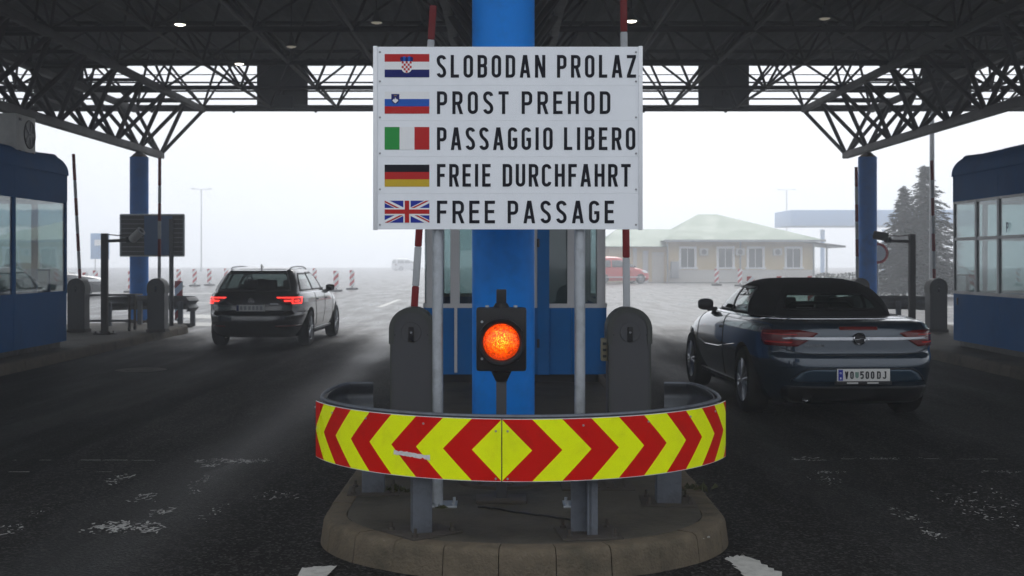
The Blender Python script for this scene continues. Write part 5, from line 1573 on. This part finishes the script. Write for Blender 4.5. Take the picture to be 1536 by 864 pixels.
# ------------------------------------------------ dark blue convertible (right lane)
def convertible(label):
    car = thing('convertible_car', label, 'car')
    rows = [(.17, -2.05, 2.15, .77, 6, 5), (.23, -2.20, 2.26, .825, 6, 5), (.33, -2.29, 2.33, .862, 5.6, 5), (.45, -2.335, 2.35, .890, 5.4, 4.6), (.56, -2.35, 2.34, .909, 5.4, 4.4), (.64, -2.335, 2.31, .919, 5.4, 4.2), (.70, -2.295, 2.26, .922, 5.4, 4.2),
            (.78, -2.29, 2.15, .918, 5.4, 4), (.86, -2.285, 1.92, .910, 5.4, 4), (.93, -2.265, 1.55, .892, 5.2, 4), (.975, -2.22, 1.25, .865, 5, 4), (1.0, -2.0, 1.05, .83, 5, 4), (1.015, -1.62, .95, .785, 5, 4)]
    b = Shell(rows); wb0, wb1, wr = -1.31, 1.385, .345
    body = shell_mesh(b, nz=44).build('body', [M['car_navy'], M['black']], car, sharp=None)
    cut(body, [(sg * .55, sg * 1.1, y, wr, wr + .05) for sg in (-1, 1) for y in (wb0, wb1)], None)
    trows = [(1.01, -1.56, .95, .755, 4.2, 4), (1.08, -1.48, .76, .75, 4.2, 4), (1.16, -1.37, .54, .728, 4.2, 4), (1.24, -1.23, .32, .69, 4.2, 4), (1.32, -1.02, .10, .63, 4, 4), (1.37, -.86, -.04, .57, 4, 4), (1.405, -.68, -.16, .48, 4, 4), (1.425, -.52, -.26, .36, 4, 4), (1.432, -.42, -.34, .14, 4, 4)]
    trows = [(1.01 + (r_[0] - 1.01) * .93,) + r_[1:] for r_ in trows]
    s = Shell(trows)
    rw = [(1.075, -.45, .45), (1.10, -.49, .49), (1.16, -.475, .475), (1.225, -.42, .42), (1.245, -.36, .36)]
    sw = [(1.03, -.27, .80), (1.10, -.28, .62), (1.20, -.29, .36), (1.27, -.31, .12), (1.30, -.33, .02)]
    sq = [(1.03, -.92, -.30), (1.10, -.91, -.31), (1.20, -.88, -.32), (1.30, -.80, -.34)]
    fw = [(1.03, -.66, .66), (1.15, -.62, .62), (1.25, -.58, .58), (1.315, -.50, .50)]
    wins = [('rear', rw), ('front', fw)] + [(m_, r_) for m_ in ('left', 'right') for r_ in (sw, sq)]
    shell_mesh(s, nz=60, windows=wins, cap_bottom=False, mi_cap=0, m_=28).build('soft_top', [M['fabric'], M['black']], car, sharp=None)
    for mode, r_ in wins:
        nm_ = {'rear': 'rear_window', 'front': 'windscreen'}.get(mode, 'side_window')
        g_ = s.patch(mode, r_, .005, nu=14, skirt=False).build(nm_, M['car_glass'], car, sharp=None)
        s.frame(mode, r_, .018).build('window_trim', M['fabric'] if mode == 'rear' else M['black'], g_, sharp=None)
    # fabric seams
    line_on(s, 'rear', [(-.60, 1.02), (-.56, 1.12), (-.45, 1.26), (-.36, 1.33)], .010).build('fabric_seam', M['fabric'], car)
    line_on(s, 'rear', [(.60, 1.02), (.56, 1.12), (.45, 1.26), (.36, 1.33)], .010).build('fabric_seam', M['fabric'], car)
    # lower edge of the top
    b.patch('wrap', [(1.0065, -1.55, 1.55), (1.0125, -1.55, 1.55)], .004, nu=30, nz=1).build('deck_chrome', M['chrome'], car)
    # boot lid lip, lamps
    b.patch('rear', [(.915, -.185, .185), (.945, -.19, .19)], .006, nu=8, nz=2).build('brake_light', M['taillight'], car)
    for sg in (-1, 1):
        L_ = [(.755, .60, 1.00), (.80, .52, 1.07), (.85, .45, 1.09), (.885, .40, 1.08), (.91, .56, 1.04)]
        L2 = [(z, sg * a_, sg * b_) if sg > 0 else (z, -b_, -a_) for z, a_, b_ in L_]
        tl_ = b.patch('wrap', L2, .011, nu=18).build('tail_light', M['taillight'], car, sharp=None)
        for rr in ([(.785, .66, .98), (.80, .64, .99)], [(.865, .60, 1.02), (.872, .60, 1.02)]):
            r2 = [(z, sg * a_, sg * b_) if sg > 0 else (z, -b_, -a_) for z, a_, b_ in rr]
            b.patch('wrap', r2, .0135, nu=8, nz=1).build('light_bar', M['f_red'], tl_, sharp=None)
    b.patch('rear', [(.818, -.60, .60), (.826, -.70, .70), (.836, -.72, .72), (.846, -.66, .66)], .017, nu=30, nz=3).build('chrome_bar', mat('dark_chrome', (.40, .41, .43), .2, metal=1.0, var=.05), car)
    # round emblem: ring with a lightning bar
    e_ = MB().lathe([(.046, -.006), (.054, -.014), (.062, -.006), (.054, .002), (.046, -.006)], axis='Y', n=36)
    e_.add([(-.05, -.008, -.006), (-.004, -.010, .004), (-.012, -.010, -.004), (.05, -.008, .006), (.004, -.010, -.006 + .004), (.012, -.010, .010)], [(0, 4, 1), (1, 4, 3), (1, 3, 5), (0, 2, 4)])
    e_.build('emblem', M['chrome'], car, loc=(0, b.YR(0, .832) - .022, .832))
    MB().lathe([(.0005, 0), (.047, 0)], axis='Y', n=30).build('emblem_disc', M['black'], car, loc=(0, b.YR(0, .832) - .0195, .832))
    for lq in letter_groups('CASCADA', 0, .19, 0, .021, t=.20):
        mb = MB()
        for q in lq: mb.add([(p[0] - .535, b.YR(p[0] - .535, .765) - .004 - p[2] * .0003, .757 + p[1]) for p in q], [(0, 1, 2, 3)])
        mb.build('letter', M['chrome'], car, weld=False, sharp=None)
    # boot lid gap and bumper details
    line_on(b, 'rear', [(-.86, .90), (-.74, .74), (-.60, .695), (-.3, .672), (.3, .672), (.60, .695), (.74, .74), (.86, .90)], .010).build('boot_gap', M['black'], car)
    recess = [(.415, -.60, .60), (.43, -.64, .64), (.50, -.58, .58), (.535, -.50, .50)]
    b.patch('rear', recess, .004, nu=20).build('bumper_recess', mat('car_paint_recess', (.018, .045, .075), .35, metal=.4, coat=.6), car, sharp=None)
    line_on(b, 'rear', [(-.66, .41), (-.66, .43), (-.58, .51), (-.50, .545), (.50, .545), (.58, .51), (.66, .43), (.66, .41)], .010, .004).build('recess_edge', M['black'], car)
    b.patch('rear', [(.20, -.62, .62), (.25, -.70, .70), (.33, -.72, .72), (.37, -.70, .70)], .012, nu=20).build('diffuser', M['black'], car, sharp=None)
    yp = b.YR(0, .49) - .016
    pl = MB().box((0, 0, 0), (.52, .010, .12), bev=.003).build('number_plate', M['plate'], car, loc=(.02, yp, .485)); pl['label'] = 'white plate reading VO 500 DJ'
    MB().box((-.226, -.0062, 0), (.044, .002, .105)).build('plate_band', M['f_blue'], pl)
    MB().lathe([(.006, -.0075), (.009, -.0075)], c=(-.226, 0, .02), axis='Y', n=16).box((-.226, -.0075, -.03), (.012, .001, .018)).build('band_mark', M['white'], pl)
    for wd, a_, c_ in (('VO', -.185, -.098), ('500', -.035, .105), ('DJ', .130, .222)):
        for lq in letter_groups(wd, a_, c_, -.037, .074, t=.19):
            mb = MB()
            for q in lq: mb.add([(p[0], -.0066 - p[2] * .0003, p[1]) for p in q], [(0, 1, 2, 3)])
            mb.build('letter', M['ink'], pl, weld=False, sharp=None)
    shp = [(-1, 1), (1, 1), (1, -.1)] + [(math.cos(a), -.1 - .9 * math.sin(a)) for a in np.linspace(0, PI, 9)[1:-1]] + [(-1, -.1)]
    mb = MB(); mb.add([(-.066 + p[0] * .018, -.0064, p[1] * .03) for p in shp], [tuple(range(len(shp)))]); mb.build('crest', mat('crest_green', (.12, .22, .18), .5), pl, sharp=None)
    MB().box((0, .004, -.075), (.56, .02, .035), bev=.004).build('plate_holder', M['black'], pl)
    MB().box((-.11, -.007, -.076), (.11, .002, .012)).box((.09, -.007, -.076), (.11, .002, .012)).build('holder_print', M['plate'], pl)
    # exhaust
    MB().lathe([(.040, -.06), (.044, -.07), (.046, -.06), (.046, .12)], axis='Y', n=24).lathe([(.0005, -.01), (.041, -.01)], axis='Y', n=24).build('exhaust', M['chrome'], car, loc=(-.50, b.YR(-.50, .26) + .03, .255))
    for sg, mode in ((-1, 'left'), (1, 'right')):
        line_on(b, mode, [(-.42, 1.0), (-.44, .75), (-.36, .45), (-.30, .30)], .009).build('door_gap', M['black'], car)
        line_on(b, mode, [(.92, .98), (.95, .6), (.92, .30)], .009).build('door_gap', M['black'], car)
        b.patch(mode, [(.835, -.34, -.13), (.862, -.34, -.13)], .024, nu=6, nz=2).build('door_handle', M['car_navy'], car)
        b.patch(mode, [(1.000, -1.60, .85), (1.012, -1.60, .85)], .006, nu=20, nz=1).build('waist_chrome', M['chrome'], car)
        b.patch(mode, [(.25, -.92, 1.0), (.29, -.92, 1.0)], .012, nu=10, nz=1).build('sill_trim', M['black'], car)
        line_on(b, mode, [(-1.0, .70), (-.2, .62), (.5, .60), (.95, .66)], .012, .001).build('side_crease', M['car_navy'], car)
        mirror_part(car, sg * (b.X(.55, .985) - .02), .55, 1.055, sg, M['black'])
        for yy in (wb0, wb1): wheel(car, sg * .805, yy, wr, .235, sg, 10)
        b.patch('front', [(.64, min(sg * .45, sg * .85), max(sg * .45, sg * .85)), (.74, min(sg * .5, sg * .84), max(sg * .5, sg * .84))], .008, nu=8).build('headlight', M['car_white'], car)
    for (x, y) in ((-.35, -.15), (.35, -.15), (-.32, -.78), (.32, -.78)):
        MB().box((x, y, 1.10), (.27, .10, .19), bev=.04).box((x, y, .98), (.42, .14, .12), bev=.03).build('headrest', M['black'], car)
    MB().tube([(-.45, -1.0, 1.0), (-.30, -1.02, 1.14), (.30, -1.02, 1.14), (.45, -1.0, 1.0)], .018, n=8).build('wind_blocker', M['black'], car)
    return car
cas = convertible('dark blue convertible with a black soft top in the right lane')
cas.location = (3.37, 13.85, 0); cas.rotation_euler = (0, 0, R(2.4))

# ------------------------------------------------ distant vans
def van(label, paint):
    car = thing('van', label, 'van', group='distant vans')
    b = Shell([(.20, -2.0, 2.05, .80, 7, 5), (.35, -2.15, 2.18, .87, 7, 5), (.55, -2.18, 2.2, .89, 7, 4), (.75, -2.17, 2.12, .89, 7, 4), (.95, -2.16, 1.75, .88, 7, 4), (1.05, -2.15, 1.35, .875, 7, 4)])
    bo = shell_mesh(b, nz=18, m_=10).build('body', [paint, M['black']], car, sharp=None)
    cut(bo, [(sg * .55, sg * 1.1, y, .31, .36) for sg in (-1, 1) for y in (-1.3, 1.4)], None)
    s = Shell([(1.05, -2.15, 1.32, .872, 7, 4), (1.25, -2.12, 1.0, .85, 7, 4), (1.45, -2.07, .65, .82, 7, 4), (1.62, -2.02, .35, .78, 7, 4), (1.75, -1.95, .1, .70, 6, 4), (1.82, -1.6, -.2, .5, 5, 4), (1.84, -1.2, -.7, .15, 4, 4)])
    shell_mesh(s, nz=18, m_=10, mi_cap=0).build('roof', [paint, M['black']], car, sharp=None)
    for mode in ('left', 'right'):
        for r_ in ([(1.12, .30, .98), (1.3, .27, .72), (1.58, .22, .32)], [(1.12, -.7, .22), (1.58, -.7, .16)], [(1.12, -1.85, -.8), (1.58, -1.8, -.8)]):
            s.patch(mode, r_, .006, nu=6, nz=4).build('side_window', M['darkglass'], car, sharp=None)
        sg = -1 if mode == 'left' else 1
        for yy in (-1.3, 1.4): wheel(car, sg * .78, yy, .31, .2, sg, 6)
        mirror_part(car, sg * .85, .9, 1.15, sg, M['black'])
        b.patch('front', [(.72, min(sg * .4, sg * .8), max(sg * .4, sg * .8)), (.9, min(sg * .5, sg * .8), max(sg * .5, sg * .8))], .008, nu=6).build('headlight', M['car_white'], car)
        b.patch('rear', [(.8, min(sg * .6, sg * .8), max(sg * .6, sg * .8)), (1.04, min(sg * .6, sg * .8), max(sg * .6, sg * .8))], .008, nu=4).build('tail_light', M['taillight'], car)
    s.patch('front', [(1.10, -.7, .7), (1.35, -.66, .66), (1.6, -.6, .6)], .006).build('windscreen', M['darkglass'], car, sharp=None)
    s.patch('rear', [(1.15, -.62, .62), (1.6, -.56, .56)], .006).build('rear_window', M['darkglass'], car, sharp=None)
    b.patch('right', [(.42, -1.7, 1.8), (.50, -1.7, 1.8)], .008, nu=14, nz=1).build('side_rubbing_strip', M['car_white'], car)
    return car
v1 = van('red van with a pale front parked before the yellow building', M['car_red'])
v1.location = ((925 - 755) / 1780 * 80, 80, 0); v1.rotation_euler = (0, 0, R(-72))
v2 = van('very faint white van in the fog left of the left boom', M['car_white'])
v2.location = ((610 - 755) / 1780 * 175, 175, 0); v2.rotation_euler = (0, 0, R(-60))

# ================================================================== BACKGROUND
# ---- yellow office building with a green hipped roof
BY = 86.0; kb = BY / 1780
def bx_(px): return (px - 755) * kb
def bz_(py): return CAM_H - (py - 390) * kb
bd = thing('office_building', 'low yellow building with a green hipped roof in the fog', 'building', (0, BY, 0))
X0, X1 = bx_(1026), bx_(1222); EH = bz_(361); D = 9.0
WN = [(1021.5, 1041.5), (1078, 1098.5), (1123, 1143.5), (1180, 1200)]
xsW = [bx_(a) for w_ in WN for a in w_]
X0 = bx_(1003)
sill_, head_ = bz_(401), bz_(373)
edges = [X0] + xsW + [X1]
mb = MB()
for k in range(0, len(edges), 2): mb.box(((edges[k] + edges[k + 1]) / 2, .15, EH / 2), (edges[k + 1] - edges[k], .3, EH))
for a, b_ in zip(xsW[::2], xsW[1::2]):
    mb.box(((a + b_) / 2, .15, sill_ / 2), (b_ - a, .3, sill_)); mb.box(((a + b_) / 2, .15, (head_ + EH) / 2), (b_ - a, .3, EH - head_))
mb.box((X1 - .15, D / 2 + .15, EH / 2), (.3, D - .3, EH)); mb.box((X0 + .15, D / 2 + .15, EH / 2), (.3, D - .3, EH)); mb.box(((X0 + X1) / 2, D, EH / 2), (X1 - X0, .3, EH))
mb.build('wall', M['yellowwall'], bd)
mb = MB()
for k in range(0, len(edges), 1): pass
mb.box(((X0 + X1) / 2, -.03, sill_ * .42), (X1 - X0, .06, sill_ * .84)); mb.build('plinth', M['plinth'], bd)
for a, b_ in zip(xsW[::2], xsW[1::2]):
    w_ = MB().box(((a + b_) / 2, .10, (sill_ + head_) / 2), (b_ - a, .04, head_ - sill_)).build('window', M['darkglass'], bd)
    fr = MB(); t_ = .16
    fr.box((a - t_ / 2, -.02, (sill_ + head_) / 2), (t_, .10, head_ - sill_ + 2 * t_)).box((b_ + t_ / 2, -.02, (sill_ + head_) / 2), (t_, .10, head_ - sill_ + 2 * t_)).box(((a + b_) / 2, -.02, head_ + t_ / 2), (b_ - a, .10, t_)).box(((a + b_) / 2, .06, (sill_ + head_) / 2), (.05, .05, head_ - sill_))
    fr.build('frame', M['white'], w_)
    MB().box(((a + b_) / 2, -.06, sill_ - .06), (b_ - a + .5, .16, .12)).build('sill', M['white'], w_)
def hip(name, x0, x1, y0, y1, z0, z1, rx0, rx1, ry):
    A = [(x0, y0, z0), (x1, y0, z0), (x1, y1, z0), (x0, y1, z0), (rx0, ry, z1), (rx1, ry, z1)]
    mb = MB(); mb.add(A, [(0, 1, 5, 4), (1, 2, 5), (2, 3, 4, 5), (3, 0, 4), (3, 2, 1, 0)])
    o = mb.build(name, M['greenroof'], bd)
    return o
hip('roof', bx_(1003) - .4, bx_(1232), -1.0, D + 1, EH + .02, bz_(318), bx_(1062), bx_(1092), D / 2)
MB().box(((bx_(1003) - .4 + bx_(1232)) / 2, -1.0, EH - .02), (bx_(1232) - bx_(1003) + .5, .14, .16)).build('gutter', M['frame'], bd)
# porch roof to the right
mb = MB(); mb.box((bx_(1236), 2.2, EH - .25), (3.0, 5.0, .14), (0, R(7), 0)); mb.build('porch_roof', M['cab'], bd)
bar('porch_post', (bx_(1222) + .9, .1, 0), (bx_(1222) + .9, .1, EH - .3), .07, M['frame'], bd)
# lower left wing
Xa = bx_(915); wz = bz_(370)
mb = MB(); mb.box(((Xa + X0) / 2, 1.35, wz / 2), (X0 - Xa - .02, .3, wz)); mb.box((Xa, 4.4, wz / 2), (.3, 5.8, wz)); mb.build('wing_wall', M['yellowwall'], bd)
hip('wing_roof', Xa - .8, X0 + 1.6, .4, 9, wz + .02, bz_(341), bx_(935), X0 + .8, 5)
for a, b_, z0_, z1_ in ((952, 958, 372, 424), (967, 975, 376, 424), (981, 999, 378, 424)):
    MB().box(((bx_(a) + bx_(b_)) / 2, 1.16, (bz_(z0_) + 0) / 2), (bx_(b_) - bx_(a), .08, bz_(z0_))).build('wing_door', M['plinth'] if a != 967 else M['frame_w'], bd)
for px in (1001, 1110, 1220):
    bar('downpipe', (bx_(px), -.12, 0), (bx_(px), -.12, EH), .06, M['frame'], bd)
for px in (1055, 1109, 1165):
    a_ = MB().box((bx_(px), -.22, bz_(378)), (.62, .32, .52), bev=.03).build('aircon_unit', M['acwhite'], bd)
    MB().lathe([(.0005, -.39), (.18, -.39), (.2, -.37)], c=(bx_(px), 0, bz_(378)), axis='Y', n=16).build('fan_guard', M['cab'], a_)
MB().box((bx_(1011), -.3, .9), (.55, .4, 1.2), bev=.04).build('meter_cabinet', M['frame'], bd)

# ---- far blue canopy
t = thing('far_canopy', 'pale blue flat canopy on posts far off at the right', 'canopy', (0, 150, 0))
kf = 150 / 1780
xa, xb = (1185 - 755) * kf, (1460 - 755) * kf
MB().box(((xa + xb) / 2, 4, CAM_H + (390 - 327) * kf), (xb - xa, 9, 2.0), bev=.05).build('roof_box', M['canopyblue'], t)
for px in (1237, 1330, 1440):
    MB().cyl(((px - 755) * kf, 1, 0), ((px - 755) * kf, 1, CAM_H + 46 * kf), .28, n=12).build('post', M['canopyblue'], t)

# ---- lamp posts
def lamp_post(label, px, Y, top_py, r_=.09, arms=2, m_='frame', fat=1.0):
    x = (px - 755) / 1780 * Y; H = CAM_H - (top_py - 390) / 1780 * Y
    t = thing('lamp_post', label, 'lamp post', (x, Y, 0), group='lamp posts')
    MB().cyl((0, 0, 0), (0, 0, H), r_ * fat, r_ * .7 * fat, n=12).build('pole', M[m_], t)
    MB().cyl((0, 0, 0), (0, 0, .5), r_ * 1.5 * fat, n=12).build('pole_foot', M[m_], t)
    if arms:
        for sg in ((-1, 1) if arms == 2 else (1,)):
            MB().cyl((0, 0, H - .05), (sg * .9, 0, H + .05), .04, n=8).build('arm', M[m_], t)
            MB().box((sg * 1.15, 0, H + .06), (.6, .25, .12), (0, R(-4 * sg), 0), bev=.03).build('lamp_head', M[m_], t)
lamp_post('thin double-armed lamp post fading in the fog above the estate car', 302, 165, 284, .11)
lamp_post('faintest double-armed lamp post in the fog left of the blue canopy', 1180, 185, 285, .11)
lamp_post('thick pale grey pole behind the right barrier boom', 1398, 34, 120, .085, arms=0, fat=1.0)

# far pale information board on the left
t = thing('information_board', 'faint pale blue information board in the fog left of the left column', 'sign', ((150 - 755) / 1780 * 120, 120, 0))
MB().box((0, 0, 3.0), (1.9, .08, 2.6), bev=.02).build('board', M['canopyblue'], t)
MB().box((0, -.05, 3.35), (1.1, .02, .6)).build('print_area', M['white'], t)
for s_ in (-.5, .5): MB().cyl((s_, .06, 0), (s_, .06, 2.3), .05, n=8).build('post', M['frame'], t)
# round prohibition sign beside the right column
t = thing('round_sign', 'round red-rimmed road sign half hidden by the right column', 'road sign', ((1317 - 755) / 1780 * 30, 30, 0))
zc = CAM_H + (390 - 380) / 1780 * 30
MB().cyl((0, .03, 0), (0, .03, zc + .3), .03, n=10).build('post', M['galv'], t)
MB().lathe([(.0005, 0), (.27, 0), (.27, .02), (.0005, .02)], c=(0, 0, zc), axis='Y', n=32).build('plate', M['white'], t)
MB().lathe([(.20, -.002), (.268, -.002)], c=(0, 0, zc), axis='Y', n=32).build('red_rim', M['f_red'], t)

# ---- conifers
def fir(label, x, y, h, r0, seed):
    t = thing('fir_tree', label, 'tree', (x, y, 0), group='fir trees by the right column')
    rg = np.random.default_rng(seed)
    mb = MB().cyl((0, 0, 0), (0, 0, h * .97), .13 * h / 6, .015, n=8)
    for k in range(46):
        f_ = k / 46; z = h * (.08 + .88 * f_); L_ = r0 * (1 - f_) ** .85 * rg.uniform(.7, 1.05); a = k * 2.4
        mb.cyl((0, 0, z), (math.cos(a) * L_, math.sin(a) * L_, z - .12 * L_), .02, .005, n=4)
    mb.build('trunk', M['wood'], t, sharp=None)
    cr = MB()
    nb = 270
    for k in range(nb):
        f_ = (k + rg.uniform(0, 1)) / nb
        z0_ = h * (.06 + .92 * f_); L_ = r0 * (1 - f_) ** .8 * rg.uniform(.55, 1.15) + .06; a = k * 2.39996 + rg.uniform(-.3, .3)
        d = Vector((math.cos(a), math.sin(a), 0)); sd = Vector((-d.y, d.x, 0)); droop = rg.uniform(.1, .35)
        nseg = max(4, int(L_ / .09))
        for q in range(nseg):
            u = (q + .5) / nseg; c = d * (L_ * u) + Vector((0, 0, z0_ - droop * L_ * u * u + .10 * L_ * max(0, u - .7)))
            for r_ in range(3):
                b0 = c + Vector((rg.normal(0, .04), rg.normal(0, .04), rg.normal(0, .04)))
                ang = rg.uniform(-1.3, 1.3); dr = (d * math.cos(ang) + sd * math.sin(ang) + Vector((0, 0, rg.uniform(-.6, .15)))).normalized()
                ln_2 = rg.uniform(.16, .36) * (.6 + .6 * (1 - f_)); wv = dr.cross(Vector((rg.normal(), rg.normal(), rg.normal()))).normalized() * rg.uniform(.02, .045)
                cr.add([b0 - wv, b0 + wv, b0 + dr * ln_2 + wv * .3, b0 + dr * ln_2 - wv * .3], [(0, 1, 2, 3)])
    cr.build('crown', M['fir'], t, weld=False, sharp=None)
    return t
fir('tall dark fir tree in the mist right of the right column', (1388 - 755) / 1780 * 52, 52, 5.8, 2.05, 1)
fir('shorter fir tree in the mist touching the right column', (1356 - 755) / 1780 * 53, 53, 4.9, 1.6, 2)
def hedge(label, x0, x1, y, h, seed):
    rg = np.random.default_rng(seed); t = thing('hedge', label, 'hedge', ((x0 + x1) / 2, y, 0), group='far hedges'); L_ = x1 - x0
    mb = MB()
    for k in range(int(L_ * 420)):
        p = Vector((rg.uniform(-L_ / 2, L_ / 2), rg.normal(0, .35), 0)); p.z = rg.uniform(.02, h) * (1 - .25 * (p.x * 2 / L_)**4) * (1 + .12 * math.sin(p.x * 2.1))
        u = Vector((rg.normal(), rg.normal(), rg.normal())).normalized() * .07; v = u.cross(Vector((rg.normal(), rg.normal(), rg.normal()))).normalized() * .05
        mb.add([p - u, p + v, p + u, p - v], [(0, 1, 2, 3)])
    mb.build('leaves', M['hedge'], t, weld=False, sharp=None)
    st = MB()
    for k in range(int(L_ * 2)): st.cyl((-L_ / 2 + k * .5 + .2, rg.normal(0, .1), 0), (-L_ / 2 + k * .5 + .2 + rg.normal(0, .1), rg.normal(0, .15), h * .8), .025, .01, n=5)
    st.build('stems', M['wood'], t)
hedge('low green hedge between the yellow building and the right column', (1226 - 755) / 1780 * 66, (1335 - 755) / 1780 * 66, 66, .95, 5)
hedge('low green hedge below the fir trees', (1318 - 755) / 1780 * 58, (1440 - 755) / 1780 * 58, 58, .7, 6)

# ================================================================== FOG
hb = MB(); hb.box((0, 0, 6.0), (505, 505, 14.0))
haze_m = bpy.data.materials.new('fog'); haze_m.use_nodes = True
n = haze_m.node_tree.nodes; n.clear()
pv = n.new('ShaderNodeVolumePrincipled'); pv.inputs['Color'].default_value = (.93, .955, 1.0, 1); pv.inputs['Density'].default_value = 0.0054; pv.inputs['Anisotropy'].default_value = 0.65
ho = n.new('ShaderNodeOutputMaterial'); haze_m.node_tree.links.new(pv.outputs[0], ho.inputs['Volume'])
hz = hb.build('haze', haze_m, sharp=None); tag(hz, 'pale fog filling the air over the whole crossing', 'fog', kind='stuff')
